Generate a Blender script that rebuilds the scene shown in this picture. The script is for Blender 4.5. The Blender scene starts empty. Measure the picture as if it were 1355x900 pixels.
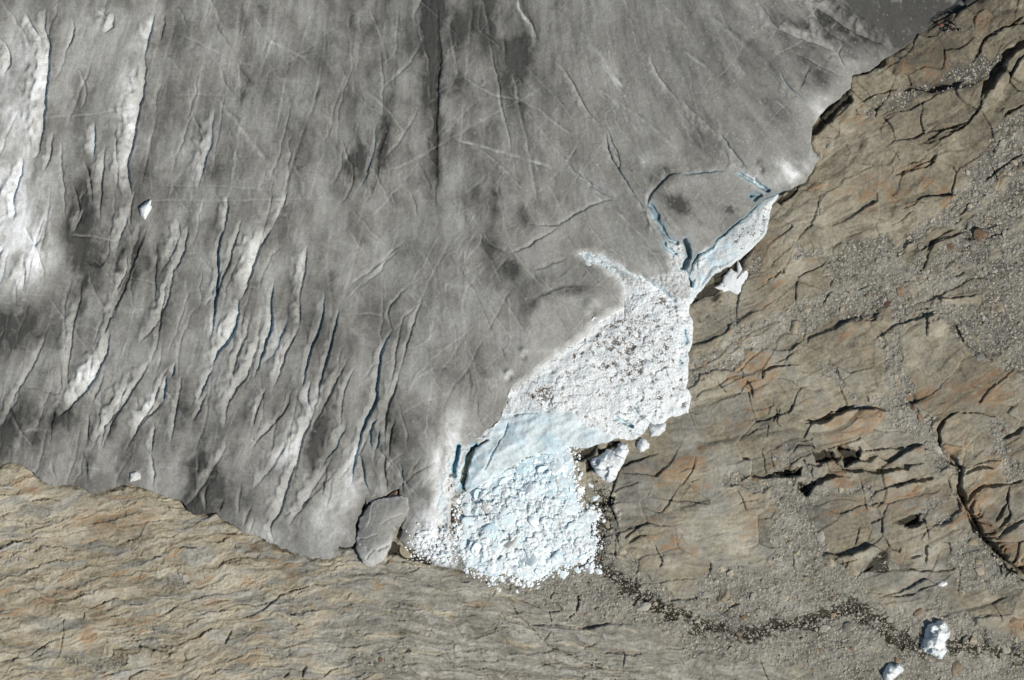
import bpy, math, random
import numpy as np
from mathutils import Vector, Euler

# ------------------------------------------------------------------ camera, sky, sun, exposure
sc = bpy.context.scene
COL = sc.collection
S = 0.15            # metres per photograph pixel on the ground
H = 900.0           # flying height
def wx(u): return (u - 677.5) * S
def wy(v): return (450.0 - v) * S

cam = bpy.data.cameras.new('camera'); co = bpy.data.objects.new('camera', cam); COL.objects.link(co)
cam.sensor_width = 36; cam.lens = 36 * H / (1355 * S); cam.clip_start = 1; cam.clip_end = 20000
co.location = (0, 0, H); co.rotation_euler = (0, 0, 0); sc.camera = co

LD = Vector((0.83, -0.56, 0)).normalized()          # direction towards the sun on the ground
EL = math.radians(50)
SUNV = Vector((LD.x * math.cos(EL), LD.y * math.cos(EL), math.sin(EL)))
w = bpy.data.worlds.new('World'); sc.world = w; w.use_nodes = True
nt = w.node_tree; nt.nodes.clear()
sky = nt.nodes.new('ShaderNodeTexSky'); sky.sky_type = 'NISHITA'; sky.sun_disc = False
sky.sun_elevation = EL; sky.sun_rotation = math.atan2(LD.x, LD.y); sky.altitude = 2000
bg = nt.nodes.new('ShaderNodeBackground'); bg.inputs[1].default_value = 0.07
ow = nt.nodes.new('ShaderNodeOutputWorld')
mxs = nt.nodes.new('ShaderNodeMix'); mxs.data_type = 'RGBA'; mxs.blend_type = 'MULTIPLY'; mxs.inputs[0].default_value = 1; mxs.inputs[7].default_value = (.95, 1, .90, 1)
nt.links.new(sky.outputs[0], mxs.inputs[6]); nt.links.new(mxs.outputs[2], bg.inputs[0]); nt.links.new(bg.outputs[0], ow.inputs[0])
sl = bpy.data.lights.new('sun', 'SUN'); sl.energy = 3.7; sl.angle = math.radians(0.5); sl.color = (1, 0.95, 0.87)
so = bpy.data.objects.new('sun', sl); COL.objects.link(so)
so.rotation_euler = (-SUNV).to_track_quat('-Z', 'Y').to_euler(); so.location = (60, -40, 120)
sc.view_settings.view_transform = 'Standard'; sc.view_settings.look = 'None'
sc.view_settings.exposure = 0.0; sc.view_settings.gamma = 1.0
sc.cycles.max_bounces = 5; sc.cycles.diffuse_bounces = 4

# ------------------------------------------------------------------ numpy noise
F = np.float32
def _hash(ix, iy, seed):
    h = (ix.astype(np.int64) * 374761393 + iy.astype(np.int64) * 668265263 + seed * 974634777) & 0xffffffff
    h = ((h ^ (h >> 13)) * 1274126177) & 0xffffffff
    return (h ^ (h >> 16)) & 0xffff
_ang = np.arange(65536) * (2 * np.pi / 65536)
GX = np.cos(_ang).astype(F); GY = np.sin(_ang).astype(F)
def gn(x, y, seed=0):
    x = np.asarray(x, F); y = np.asarray(y, F)
    ca, sa = F(math.cos(.6 + seed * 1.7)), F(math.sin(.6 + seed * 1.7)); x, y = x * ca - y * sa, x * sa + y * ca
    ix = np.floor(x); iy = np.floor(y); fx = x - ix; fy = y - iy
    ix = ix.astype(np.int32); iy = iy.astype(np.int32)
    sx = fx * fx * fx * (fx * (fx * 6 - 15) + 10); sy = fy * fy * fy * (fy * (fy * 6 - 15) + 10)
    def g(dx, dy):
        h = _hash(ix + dx, iy + dy, seed)
        return GX[h] * (fx - dx) + GY[h] * (fy - dy)
    a = g(0, 0); b = g(1, 0); c = g(0, 1); d = g(1, 1)
    return ((a + sx * (b - a)) * (1 - sy) + (c + sx * (d - c)) * sy) * F(1.5)
def fbm(x, y, octv=4, seed=0, gain=0.5):
    r = 0; a = 1.0; t = 0
    for k in range(octv):
        r = r + a * gn(x * 2.03 ** k + 17.3 * k, y * 2.03 ** k - 9.1 * k, seed + k * 7); t += a; a *= gain
    return r / F(t ** 0.75)
def worley(x, y, seed=0, jit=0.9):
    ix = np.floor(x).astype(np.int32); iy = np.floor(y).astype(np.int32)
    best = np.full(x.shape, 9, F); sec = np.full(x.shape, 9, F); idv = np.zeros(x.shape, F)
    for dx in (-1, 0, 1):
        for dy in (-1, 0, 1):
            h = _hash(ix + dx, iy + dy, seed); h2 = _hash(ix + dx, iy + dy, seed + 91)
            px = ix + dx + 0.5 + (h / 65536.0 - 0.5) * jit - x
            py = iy + dy + 0.5 + (h2 / 65536.0 - 0.5) * jit - y
            d = (px * px + py * py).astype(F)
            m = d < best
            sec = np.where(m, best, np.minimum(sec, d)); idv = np.where(m, (h ^ h2) / F(65536.0), idv)
            best = np.where(m, d, best)
    return np.sqrt(best), np.sqrt(sec), idv
def facets(x, y, seed, tilt=1.0, jit=.95):
    """cells with their own height, tilt and tone: returns height, gap to the next cell, id"""
    ix = np.floor(x).astype(np.int32); iy = np.floor(y).astype(np.int32)
    best = np.full(x.shape, 9, F); sec = np.full(x.shape, 9, F); idv = np.zeros(x.shape, F); hh = np.zeros(x.shape, F)
    for dx in (-1, 0, 1):
        for dy in (-1, 0, 1):
            h = _hash(ix + dx, iy + dy, seed); h2 = _hash(ix + dx, iy + dy, seed + 91)
            px = x - (ix + dx + 0.5 + (h / 65536.0 - 0.5) * jit); py = y - (iy + dy + 0.5 + (h2 / 65536.0 - 0.5) * jit)
            d = (px * px + py * py).astype(F); m = d < best
            sec = np.where(m, best, np.minimum(sec, d)); i_ = (h ^ h2) / F(65536.0)
            idv = np.where(m, i_, idv); g = _hash(ix + dx, iy + dy, seed + 17)
            hh = np.where(m, i_ - .5 + tilt * (GX[g] * px + GY[g] * py - .35 * py), hh); best = np.where(m, d, best)
    return hh.astype(F), (np.sqrt(sec) - np.sqrt(best)).astype(F), idv
def ss(a, b, x):
    t = np.clip((x - a) / (b - a), 0, 1); return t * t * (3 - 2 * t)

# ------------------------------------------------------------------ the grid (coordinates in photograph pixels of ground)
core_u = np.arange(-90, 1446, 1.0); core_v = np.arange(-90, 991, 1.0)
gro = np.cumsum(2.0 * 1.33 ** np.arange(28))
Uc = np.concatenate([core_u[0] - gro[::-1], core_u, core_u[-1] + gro])
Vc = np.concatenate([core_v[0] - gro[::-1], core_v, core_v[-1] + gro])
U, V = np.meshgrid(Uc.astype(F), Vc.astype(F))
NV, NU = U.shape
UW = U + 5.0 * gn(U / 34, V / 34, 11) + 2.2 * gn(U / 11, V / 11, 12) + 1.2 * gn(U / 4.5, V / 4.5, 13)
VW = V + 5.0 * gn(U / 34, V / 34, 21) + 2.2 * gn(U / 11, V / 11, 22) + 1.2 * gn(U / 4.5, V / 4.5, 23)
UF = U + 1.3 * gn(U / 13, V / 13, 31) + 0.7 * gn(U / 5, V / 5, 32)
VF = V + 1.3 * gn(U / 13, V / 13, 33) + 0.7 * gn(U / 5, V / 5, 34)

K3 = {'A': (0, 0, 3.), 'B': (450, 0, 3.), 'C': (900, 0, 2.978), 'D': (0, 300, 3.), 'E': (450, 300, 3.), 'F': (900, 300, 2.978),
      'G': (0, 600, 3.), 'H': (450, 600, 3.), 'I': (900, 600, 2.978), 'P': (0, 0, 1.), 'Q': (860, 180, 4.091),
      'R': (1020, 560, 4.045), 'L': (0, 100, 4.5), 'M': (680, 380, 4.092), 'N': (560, 560, 3.911), 'W': (440, 620, 6.428)}
def T(key, s):
    ox, oy, k = K3[key]
    v = [float(t) for t in s.replace(',', ' ').split()]
    return [(ox + v[i] / k, oy + v[i + 1] / k) for i in range(0, len(v), 2)]
def smooth(pts, n=4):
    if len(pts) < 3: return pts
    P = [pts[0]] + list(pts) + [pts[-1]]; out = []
    for i in range(1, len(P) - 2):
        p0, p1, p2, p3 = [np.array(q) for q in P[i - 1:i + 3]]
        for k in range(n):
            t = k / n
            out.append(tuple(0.5 * ((2 * p1) + (-p0 + p2) * t + (2 * p0 - 5 * p1 + 4 * p2 - p3) * t * t + (-p0 + 3 * p1 - 3 * p2 + p3) * t ** 3)))
    out.append(tuple(pts[-1])); return out
def win(x0, y0, x1, y1, R):
    a = np.searchsorted(Vc, y0 - R); b = np.searchsorted(Vc, y1 + R); c = np.searchsorted(Uc, x0 - R); d = np.searchsorted(Uc, x1 + R)
    return slice(a, b), slice(c, d)
LX, LY = 0.83, 0.56     # towards the sun in pixel axes
def line(pts, R, X=None, Y=None):
    """distance, sun-signed distance and parameter along a polyline, in a window of the grid"""
    X = UF if X is None else X; Y = VF if Y is None else Y
    xs = [p[0] for p in pts]; ys = [p[1] for p in pts]
    ws = win(min(xs), min(ys), max(xs), max(ys), R + 6)
    shp = X[ws].shape
    D = np.full(shp, 1e3, F); SG = np.full(shp, 1e3, F); TT = np.zeros(shp, F)
    L = [0]
    for a, b in zip(pts[:-1], pts[1:]): L.append(L[-1] + math.hypot(b[0] - a[0], b[1] - a[1]))
    tot = max(L[-1], 1e-3); r0, c0 = ws[0].start, ws[1].start
    for i, (a, b) in enumerate(zip(pts[:-1], pts[1:])):
        w2 = win(min(a[0], b[0]), min(a[1], b[1]), max(a[0], b[0]), max(a[1], b[1]), R + 5)
        loc = (slice(w2[0].start - r0, w2[0].stop - r0), slice(w2[1].start - c0, w2[1].stop - c0))
        x = X[w2]; y = Y[w2]
        if x.size == 0: continue
        ex, ey = b[0] - a[0], b[1] - a[1]; l2 = ex * ex + ey * ey + 1e-6
        t = np.clip(((x - a[0]) * ex + (y - a[1]) * ey) / l2, 0, 1)
        dx = x - a[0] - t * ex; dy = y - a[1] - t * ey
        d = np.sqrt(dx * dx + dy * dy)
        l = math.sqrt(l2); nx, ny = -ey / l, ex / l
        if nx * LX + ny * LY < 0: nx, ny = -nx, -ny
        sg = (x - a[0]) * nx + (y - a[1]) * ny
        m = d < D[loc]
        D[loc] = np.where(m, d, D[loc]); SG[loc] = np.where(m, np.where(sg >= 0, d, -d), SG[loc])
        TT[loc] = np.where(m, (L[i] + t * l) / tot, TT[loc])
    return ws, D, SG, TT
def poly(pts, R=40, X=None, Y=None):
    """signed distance (positive inside, clipped at R) over the whole grid"""
    X = UW if X is None else X; Y = VW if Y is None else Y
    pts = list(pts)
    ws, D, _, _ = line(pts + [pts[0]], R, X, Y)
    xs = [p[0] for p in pts]; ys = [p[1] for p in pts]
    x = X[ws]; y = Y[ws]; ins = np.zeros(x.shape, bool)
    for (ax, ay), (bx, by) in zip(pts, pts[1:] + pts[:1]):
        if ay == by: continue
        cr = ((ay > y) != (by > y)) & (x < (bx - ax) * (y - ay) / (by - ay) + ax)
        ins ^= cr
    out = np.full(X.shape, -R, F)
    out[ws] = np.where(ins, 1, -1) * np.minimum(D, R)
    return out
DET = None
def blob(A, u, v, rx, ry, ang, amt, p=1.0):
    R = max(rx, ry) * 2.4
    ws = win(u, v, u, v, R)
    x = UW[ws] - u; y = VW[ws] - v; c, s = math.cos(math.radians(ang)), math.sin(math.radians(ang))
    q = ((x * c + y * s) / rx) ** 2 + ((-x * s + y * c) / ry) ** 2
    A[ws] += amt * np.exp(-q * p) * (1 if DET is None else DET[ws])

# ------------------------------------------------------------------ outlines of the ice bodies
GL = (T('P', '-4000,560 -90,600') + T('G', '0,45 40,30 95,45 140,75 165,100 190,118 220,125 290,120 345,140 360,155 420,145 480,122 520,118 560,130 610,150 660,172 715,180 735,205 770,240 810,235 860,235 895,265 935,290 975,318 1020,322 1060,350 1090,358 1130,375 1170,395 1220,410 1280,420 1320,410 1350,400')
      + T('W', '40,660 100,660 170,655 205,590 200,550 190,480 225,400 260,310 300,200 300,185 320,255 345,262 440,210 520,165 575,140 590,165 600,215 625,240 650,330 640,430 600,520 580,600 620,650 690,690 760,720 820,760 870,810 940,830 1050,845 1110,860')
      + T('N', '200,740 185,700 165,640 150,560 140,500 138,450 165,400 195,360 215,330 190,290 215,200 240,130 262,122 290,110 330,75 400,35 430,0')
      + T('M', '0,600 15,570 60,525 130,465 200,400 270,345 340,300 390,265 420,225 455,190 520,150 590,105 600,20')
      + T('E', '1100,200 1080,172 1030,138 1000,124 960,112 1000,115 1040,120 1090,150 1150,180 1220,215 1290,255 1340,285')
      + T('Q', '160,870 200,880 215,850 205,770 220,690 250,640 330,600 345,565 400,520 460,470 520,425 560,385 590,365 620,335 660,315 690,305 760,280 840,240 865,190 910,120 885,90 860,40')
      + T('C', '515,500 540,460 570,420 620,390 665,345 675,295 745,280 790,240 860,195 900,165 960,120 1040,70 1180,0') + T('P', '1350,-40 1500,-150 4000,-1600 4000,-6000 -6000,-6000 -6000,560'))
SPECK = T('M', '590,105 590,20') + T('E', '1090,210 1000,150 940,104 1000,104 1060,118 1120,145 1200,190 1290,240 1350,280') + T('M', '790,10 850,60 900,45 945,45 950,100 945,140 965,180 968,250 962,300 945,360 940,420 940,500 930,540 960,590 945,640 945,680 900,692 850,700 800,735 740,740 700,790 640,825 550,822 500,840 440,855 380,870') + \
        T('N', '760,120 700,150 640,160 590,150 530,175 480,210 430,235 390,265 350,285 300,315 260,340 225,350 218,330 240,240 270,130 300,115 340,85 400,45 440,0') + T('M', '15,600 30,560 80,520 140,475 210,410 280,355 350,310 400,275 430,235 465,195 530,155')
SLIVER = T('Q', '222,850 240,800 222,760 240,700 268,650 335,612 350,580 405,545 430,525 500,462 560,410 610,362 640,340 690,318 680,335 655,375 640,420 635,470 620,530 580,575 510,640 430,700 350,740 320,780 290,820 240,860')
WEDGE = T('W', '222,570 232,500 238,420 280,370 320,320 350,280 440,258 520,245 600,235 622,250 645,330 630,380 600,440 570,480 530,520 515,560 498,600 485,650 460,720 420,770 380,800 330,815 265,795 235,750 222,690 210,630')
CHUNK = T('N', '880,215 868,190 900,165 930,155 945,140 985,130 1020,135 1030,200 1020,240 985,290 940,285 905,268 880,240')

HEAP = T('N', '225,352 300,322 360,290 440,240 500,200 540,178 600,160 680,152 740,145 775,160 770,200 775,260 790,300 785,350 785,400 800,440 880,470 890,500 860,560 850,590 885,600 885,660 870,700 860,720 800,735 720,740 660,760 600,790 540,815 480,800 440,790 400,790 350,800 300,780 255,750 215,720 175,650 190,560 200,480 190,430')

sd_gl = poly(GL, 160, UF, VF) + .5; sd_gl = sd_gl + 2.2 * fbm(U / 10, V / 10, 3, 35) * ss(14, 2, np.abs(sd_gl)) * ss(620, 480, U)
sd_sp = poly(SPECK, 60, UF, VF); sd_sl = poly(SLIVER, 40, UF, VF) + 1.3; sd_we = poly(WEDGE, 40, UF, VF) + 1.0; sd_we = sd_we + 1.6 * fbm(U / 7, V / 7, 3, 36) * ss(10, 2, np.abs(sd_we))
sd_gl = np.where((sd_we > -14) & (sd_we < 1) & (sd_gl > -5) & (sd_gl < 0) & (U > 484) & (V < 700), sd_gl + 3.2 * ss(-6, -3, sd_gl), sd_gl); sd_heap = poly(HEAP, 60)
sd_sp = np.where((sd_gl > -9) & (sd_gl < 12) & (sd_sp > -12) & (V < 582), np.maximum(sd_sp, 2.5), sd_sp)

# ------------------------------------------------------------------ BEDROCK
zl = ss(-30, 30, poly([(-4000, 380), (0, 540), (400, 690), (600, 738), (700, 775), (830, 822), (960, 868), (1080, 905), (1300, 1000), (4000, 1600), (4000, 7000), (-6000, 7000)], 60))
far = ss(0, 400, np.maximum(np.maximum(-90 - U, U - 1445), np.maximum(-90 - V, V - 990)))
# gravel areas
gr = np.full(U.shape, -40, F)
GRAV = [T('F', '440,60 500,90 600,90 700,50 800,20 840,60 900,150 850,200 860,240 930,250 1050,240 900,300 850,330 740,340 640,320 560,330 480,340 380,380 300,410 230,430 100,520 40,560 60,530 180,470 200,400 300,385 420,320 560,290 600,240 590,200 560,110 480,130 440,110'),
        T('F', '1050,200 1200,130 1355,60 1500,60 1500,600 1355,600 1290,560 1270,540 1280,480 1200,400 1230,340 1100,340 1050,350 900,320 1000,290 1180,290 1240,230 1200,205 1100,240'),
        T('F', '740,670 800,660 900,700 1000,760 1010,870 940,850 800,750'), T('F', '1200,740 1280,760 1300,893 1220,893'),
        T('C', '990,310 1060,270 1180,230 1270,200 1260,250 1200,330 1100,330'), T('C', '690,430 760,390 860,365 960,370 850,420 740,450'),
        T('C', '1040,890 1150,640 1250,530 1355,500 1500,450 1500,560 1250,720 1150,830 1100,890'),
        T('C', '1290,700 1500,560 1500,650 1355,760 1180,893 1100,893'),
        T('I', '0,560 60,520 160,430 220,420 330,440 440,470 560,440 640,490 720,500 740,580 900,610 1060,560 1100,640 1160,640 1240,780 1355,740 1500,740 1500,900 1300,1000 1000,1000 500,860 200,820 0,790 -100,700'),
        T('H', '690,490 780,470 900,470 1000,460 1100,470 1250,560 1355,640 1300,700 1090,670 1000,690 850,650 790,600 720,580 640,560 620,500'),
        T('I', '330,100 420,60 560,150 500,250 560,420 640,440 560,440 420,430 470,300 430,200'),
        T('R', '860,0 900,60 940,160 1000,250 1000,400 900,480 880,560 1000,520 1090,560 1170,660 1270,760 1355,830 1355,900 1040,900 960,800 1000,640 1060,570 1000,500 900,500 760,500 840,420 960,380 980,300 880,250 800,110'),
        T('R', '0,180 120,110 60,290 180,400 240,560 330,740 540,800 560,720 620,720 700,780 500,830 400,900 0,900'),
        T('R', '1180,0 1260,60 1280,200 1355,230 1500,200 1500,320 1290,300 1210,240 1190,120'),
        T('N', '770,260 900,290 960,430 1000,560 940,700 1000,830 1040,900 880,900 900,740 880,600 900,480 800,440'),
         T('P', '1010,410 1080,385 1180,385 1260,400 1355,380 1500,380 1500,480 1355,480 1300,470 1240,430 1180,415 1120,410 1060,420'), T('P', '1230,320 1355,240 1500,200 1500,330 1355,330 1260,380 1180,390 1150,370'), T('P', '920,470 990,440 1040,430 1010,455 950,480 915,500'),
         T('G', '460,200 560,330 700,420 760,350 680,330 560,280'), T('G', '230,770 330,740 500,800 520,900 250,900'), T('G', '500,540 660,600 740,620 640,680 560,600'),
        T('G', '880,640 1000,660 1080,760 900,720'), T('G', '1000,740 1200,760 1180,830 1040,860'), T('H', '0,740 200,720 330,800 300,900 0,880'), T('G', '120,370 200,360 240,420 180,440')]
nr = 15 * fbm(U / 26, V / 20, 4, 55) - 1
for i, g in enumerate(GRAV): gr = np.maximum(gr, np.minimum(poly(g, 30), 13) - (7 if i >= 14 else 0))
gv = ss(-5, 5, gr + nr - zl * 2) * (1 - .8 * zl * ss(-.3, .5, fbm(U / 9, V / 6, 3, 56)))
# extra thin gravel strips along hollows
strips = [T('F', '30,575 80,545 150,500 200,455 260,430 330,385 400,365 470,345 540,300 600,255'), T('F', '240,60 300,130 200,250 210,330 220,380'), T('F', '780,440 820,500 820,600 870,660'),
          T('F', '1085,390 1110,440 1150,480 1230,525'), T('I', '500,60 560,150 740,140 760,200 800,250'), T('I', '180,100 300,120 440,130'), T('F', '550,540 620,590 670,660 700,700'),
          T('C', '870,355 930,350 985,355 1050,340 1120,320'), T('H', '1060,240 1100,320 1150,420 1220,500 1350,600')]
for hw_, pts_ in ((11, [(1500, 270), (1355, 335), (1260, 388), (1180, 402), (1110, 412), (1060, 430), (1010, 450), (960, 475), (912, 497)]), (7, [(1500, 40), (1355, 150), (1290, 250), (1240, 290), (1180, 330), (1130, 350)]), (9, [(1190, 420), (1185, 470), (1200, 520)])):
    ws, D, SG, TT = line(smooth(pts_), 40, UW, VW); gv[ws] = np.maximum(gv[ws], 1 - ss(-3, 3, D - hw_ - 1.1 * nr[ws]))
for st in strips:
    ws, D, SG, TT = line(smooth(st), 16, UW, VW); gv[ws] = np.maximum(gv[ws], 1 - ss(3, 7, D + 9 * nr[ws] / 15 + 1))

# foliation fields.  left zone: cl runs across the bands ; right zone: cr
arch = -0.17 * U + 0.38 * 70 * np.logaddexp(0, np.clip((U - 470) / 70, -30, 60)) - 0.10 * (V - 720) * ss(150, 600, U)
cl = V - arch * ss(-500, 0, U + 200) + 15 * fbm(U / 120, V / 60, 3, 60) + 3 * gn(U / 20, V / 12, 62)
rr = np.sqrt((U - 750) ** 2 + (V + 425) ** 2); an = np.arctan2(U - 750, V + 425) * 1000
cr = rr + 20 * fbm(an / 170, rr / 110, 2, 70) + 1.6 * gn(an / 30, rr / 20, 72)
def saw(c, al, lam, alen, seed, sharp=0.12):
    p = c / lam + 0.55 * gn(al / alen, c / lam / 2.2, seed)
    f = p - np.floor(p)
    cell = np.floor(p).astype(np.int32)
    m = gn(al / alen * 1.1, cell * 1.7 + 0.31, seed + 5)              # each layer comes and goes along its length
    m = ss(-0.05, 0.45, m)
    up = np.minimum(f / sharp, 1.0)
    return (up * (1 - f) * 1.15) * m, m * (f < sharp * 1.6), cell
zL = np.zeros(U.shape, F); zR = np.zeros(U.shape, F); edge = np.zeros(U.shape, F)
for lam, am, alen, sd in ((52, .42, 90, 101), (19, .26, 42, 102), (8.5, .19, 22, 103), (4.4, .11, 13, 104)):
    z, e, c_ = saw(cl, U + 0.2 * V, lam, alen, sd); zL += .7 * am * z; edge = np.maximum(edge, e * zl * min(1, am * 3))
for lam, am, alen, sd in ((74, .95, 120, 111), (27, .36, 70, 112), (11, .13, 40, 113), (5, .06, 18, 114)):
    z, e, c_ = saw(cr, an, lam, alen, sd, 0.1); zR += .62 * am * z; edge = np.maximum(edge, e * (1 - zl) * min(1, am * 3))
streakL = fbm((U + .2 * V) / 34, cl / 3.2, 3, 120); streakR = fbm(an / 30, cr / 4.2, 3, 124)
streak = streakL * zl + streakR * (1 - zl)
base = 1.6 * fbm(U / 260, V / 260, 3, 130) + 0.25 * fbm(U / 45, V / 45, 3, 131)
lumps = 0.5 * np.abs(fbm(U / 60, V / 60, 4, 133))
rock = zL * zl + (zR + lumps) * (1 - zl)
fine = 0.05 * fbm(U / 7, V / 7, 3, 140) + 0.045 * streak
# joint cracks crossing the slabs
wf, wsec, wid = worley(an / 62 + 0.25 * gn(U / 30, V / 30, 152), cr / 36 + 0.3 * gn(U / 25, V / 25, 153), 150)
crk = 1 - ss(0.0, 0.028, wsec - wf); crk *= ss(0.0, 0.25, fbm(U / 90, V / 90, 2, 154)) * (1 - zl)
wf3, ws3, wid3 = worley((U + .2 * V) / 55 + 0.25 * gn(U / 30, V / 30, 156), cl / 15 + 0.3 * gn(U / 25, V / 25, 157), 158)
crk = np.maximum(crk, (1 - ss(0, .04, ws3 - wf3)) * ss(0.05, 0.3, fbm(U / 70, V / 50, 2, 159)) * zl)
aL = U + .2 * V + 9 * gn(U / 22, V / 22, 401); cL = cl + 2.5 * gn(U / 16, V / 9, 402) + 1.2 * gn(U / 6, V / 4, 403)
aR = an + 5 * gn(U / 30, V / 30, 404); cR = cr + 3.5 * gn(U / 28, V / 28, 405) + 1.0 * gn(U / 8, V / 8, 406)
fl1, gl1, il1 = facets(aL / 60, cL / 13, 410); fl2, gl2, il2 = facets(aL / 24, cL / 5.5, 411); fl3, gl3, il3 = facets(aL / 9, cL / 2.8, 412)
fr1, gr1, ir1 = facets(aR / 75, cR / 42, 413); fr2, gr2, ir2 = facets(aR / 34, cR / 13, 414); fr3, gr3, ir3 = facets(aR / 12, cR / 5, 415)
rgh = ss(-.25, .45, fbm(U / 55, V / 55, 3, 416)); rgh2 = ss(-.1, .45, fbm(U / 40, V / 40, 3, 417))
rock = rock * np.where(zl > .5, .75, .75) + zl * (.30 * fl1 + .18 * fl2 * (.4 + rgh) + .15 * fl3 * (.4 + rgh)) + (1 - zl) * (.78 * fr1 + .34 * fr2 * rgh2 + .14 * fr3 * rgh2 * rgh)
marb = np.sin(9 * fbm(U / 70, V / 50, 3, 418) + cr / 7 * (1 - zl) + cl / 4 * zl) * ss(-.3, .3, fbm(U / 50, V / 50, 2, 419))
ctone = zl * (.35 * (il1 - .5) + .5 * (il2 - .5) * 1 + .3 * (il3 - .5)) + (1 - zl) * (.55 * (ir1 - .5) + .3 * (ir2 - .5) * rgh2 + .22 * (ir3 - .5) * rgh2) + .24 * zl
pres = ss(-.15, .25, fbm(U / 80, V / 80, 2, 422)) * (1 - zl)
plate = (1 - ss(.01, .05, gr1)) * pres + .7 * (1 - ss(.0, .05, gr2)) * rgh2 * pres
rock = rock - 0.22 * crk + .03 * marb - .34 * np.clip(plate, 0, 1)
calm = np.zeros(U.shape, F)
for u, v, rx, ry, a in ((940, 690, 95, 70, 20), (880, 580, 60, 40, -30), (960, 440, 30, 40, 0), (1000, 330, 50, 40, -20), (1060, 380, 40, 24, 0), (1085, 470, 60, 40, 0), (1215, 470, 60, 30, 10), (1250, 90, 50, 45, 0), (1130, 240, 90, 40, -30), (820, 830, 90, 20, 10), (1170, 772, 50, 14, 0), (500, 780, 120, 14, 5), (1290, 590, 40, 30, 0), (1140, 660, 60, 24, -15), (845, 660, 20, 30, 0), (60, 650, 50, 20, 20), (1310, 520, 60, 24, 5)):
    blob(calm, u, v, rx, ry, a, .9)
rock = rock * (1 - .6 * np.clip(calm, 0, 1))
rock = rock * (1 - 0.85 * gv)

# pebbles in the gravel
w1, w2, wi1 = worley(U / 3.6 + .3 * gn(U / 9, V / 9, 160), V / 3.6, 161); w1b, w2b, wi2 = worley(U / 7.6, V / 7.6 + .3 * gn(U / 12, V / 12, 163), 162)
peb = np.maximum(0, (0.36 + .3 * wi1) - w1) * 0.26 * (0.35 + wi1) + np.maximum(0, 0.42 - w1b) * .6 * (wi2 > 0.72)
peb = peb + 0.10 * fbm(U / 22, V / 22, 3, 165)
Zb = base + rock + fine + gv * (peb - 0.28)
ptone = (wi1 - 0.5) * ss(0.75, 0.2, w1)

# traced ledges: the side towards the sun stands higher; the far side drops and lies in its shadow
tone = np.zeros(U.shape, F); wet_shade = np.zeros(U.shape, F); rust = np.zeros(U.shape, F)
def ledge(pts, h, L=22, R=None, soft=0.9):
    pts = smooth(pts); R = R or L * 2.2
    ws, D, SG, TT = line(pts, R)
    tap = np.clip(np.minimum(TT, 1 - TT) * 7, 0, 1) ** 0.7
    up = ss(-soft, soft, SG) * np.exp(-np.maximum(SG, 0) / L) * (D < R) * (1 - ss(R * .7, R, D))
    dn = -0.35 * np.exp(-np.maximum(-SG, 0) / (L * .35)) * (SG < 0) * (1 - ss(R * .7, R, D))
    Zb[ws] += h * .62 * tap * (up + dn * 0.6)
    gv[ws] *= 1 - tap * (SG > -0.5) * (D < 5) * 0.8
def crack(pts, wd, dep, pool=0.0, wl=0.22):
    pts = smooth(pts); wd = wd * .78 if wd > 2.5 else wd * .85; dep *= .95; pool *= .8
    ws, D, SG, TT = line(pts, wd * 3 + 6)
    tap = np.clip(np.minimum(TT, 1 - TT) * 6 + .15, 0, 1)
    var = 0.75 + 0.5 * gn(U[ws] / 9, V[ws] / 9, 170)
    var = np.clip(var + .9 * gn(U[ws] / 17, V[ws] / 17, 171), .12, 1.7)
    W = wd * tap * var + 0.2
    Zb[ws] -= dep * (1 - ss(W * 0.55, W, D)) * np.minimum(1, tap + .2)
    wet_shade[ws] = np.maximum(wet_shade[ws], wl * (1 - ss(W * 0.8, W * 1.25, D)))  # crack shade painted into the rock colour through the damp-ground mask
    if pool: Zb[ws] += pool * ss(0, wd, SG) * np.exp(-np.maximum(SG - wd, 0) / 14) * (D < wd * 3 + 6) * tap * (1 - ss(wd * 2, wd * 3 + 6, D))
# big dark gullies on the right
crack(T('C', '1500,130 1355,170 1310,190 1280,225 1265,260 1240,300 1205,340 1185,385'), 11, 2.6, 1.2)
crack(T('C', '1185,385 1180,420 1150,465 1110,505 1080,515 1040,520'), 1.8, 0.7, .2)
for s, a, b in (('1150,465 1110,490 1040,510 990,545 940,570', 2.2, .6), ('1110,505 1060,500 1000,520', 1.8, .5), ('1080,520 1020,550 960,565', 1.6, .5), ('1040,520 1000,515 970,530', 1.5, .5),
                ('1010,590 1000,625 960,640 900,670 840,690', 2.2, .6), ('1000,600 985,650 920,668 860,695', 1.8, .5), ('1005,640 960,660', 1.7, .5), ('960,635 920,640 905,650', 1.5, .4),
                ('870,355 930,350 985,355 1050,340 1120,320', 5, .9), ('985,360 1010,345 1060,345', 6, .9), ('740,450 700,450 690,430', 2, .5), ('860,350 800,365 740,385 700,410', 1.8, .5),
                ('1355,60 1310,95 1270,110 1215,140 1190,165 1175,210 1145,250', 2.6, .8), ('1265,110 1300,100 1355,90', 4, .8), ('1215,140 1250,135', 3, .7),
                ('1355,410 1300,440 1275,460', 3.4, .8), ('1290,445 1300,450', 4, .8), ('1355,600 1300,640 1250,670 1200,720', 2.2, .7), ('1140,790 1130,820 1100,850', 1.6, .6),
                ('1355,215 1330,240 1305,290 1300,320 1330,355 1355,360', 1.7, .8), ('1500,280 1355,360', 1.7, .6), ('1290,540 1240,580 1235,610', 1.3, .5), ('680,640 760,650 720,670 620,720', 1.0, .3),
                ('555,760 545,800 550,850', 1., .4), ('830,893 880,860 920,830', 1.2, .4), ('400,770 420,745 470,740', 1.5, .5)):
    crack(T('C', s), a, b, b * .35)
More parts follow.
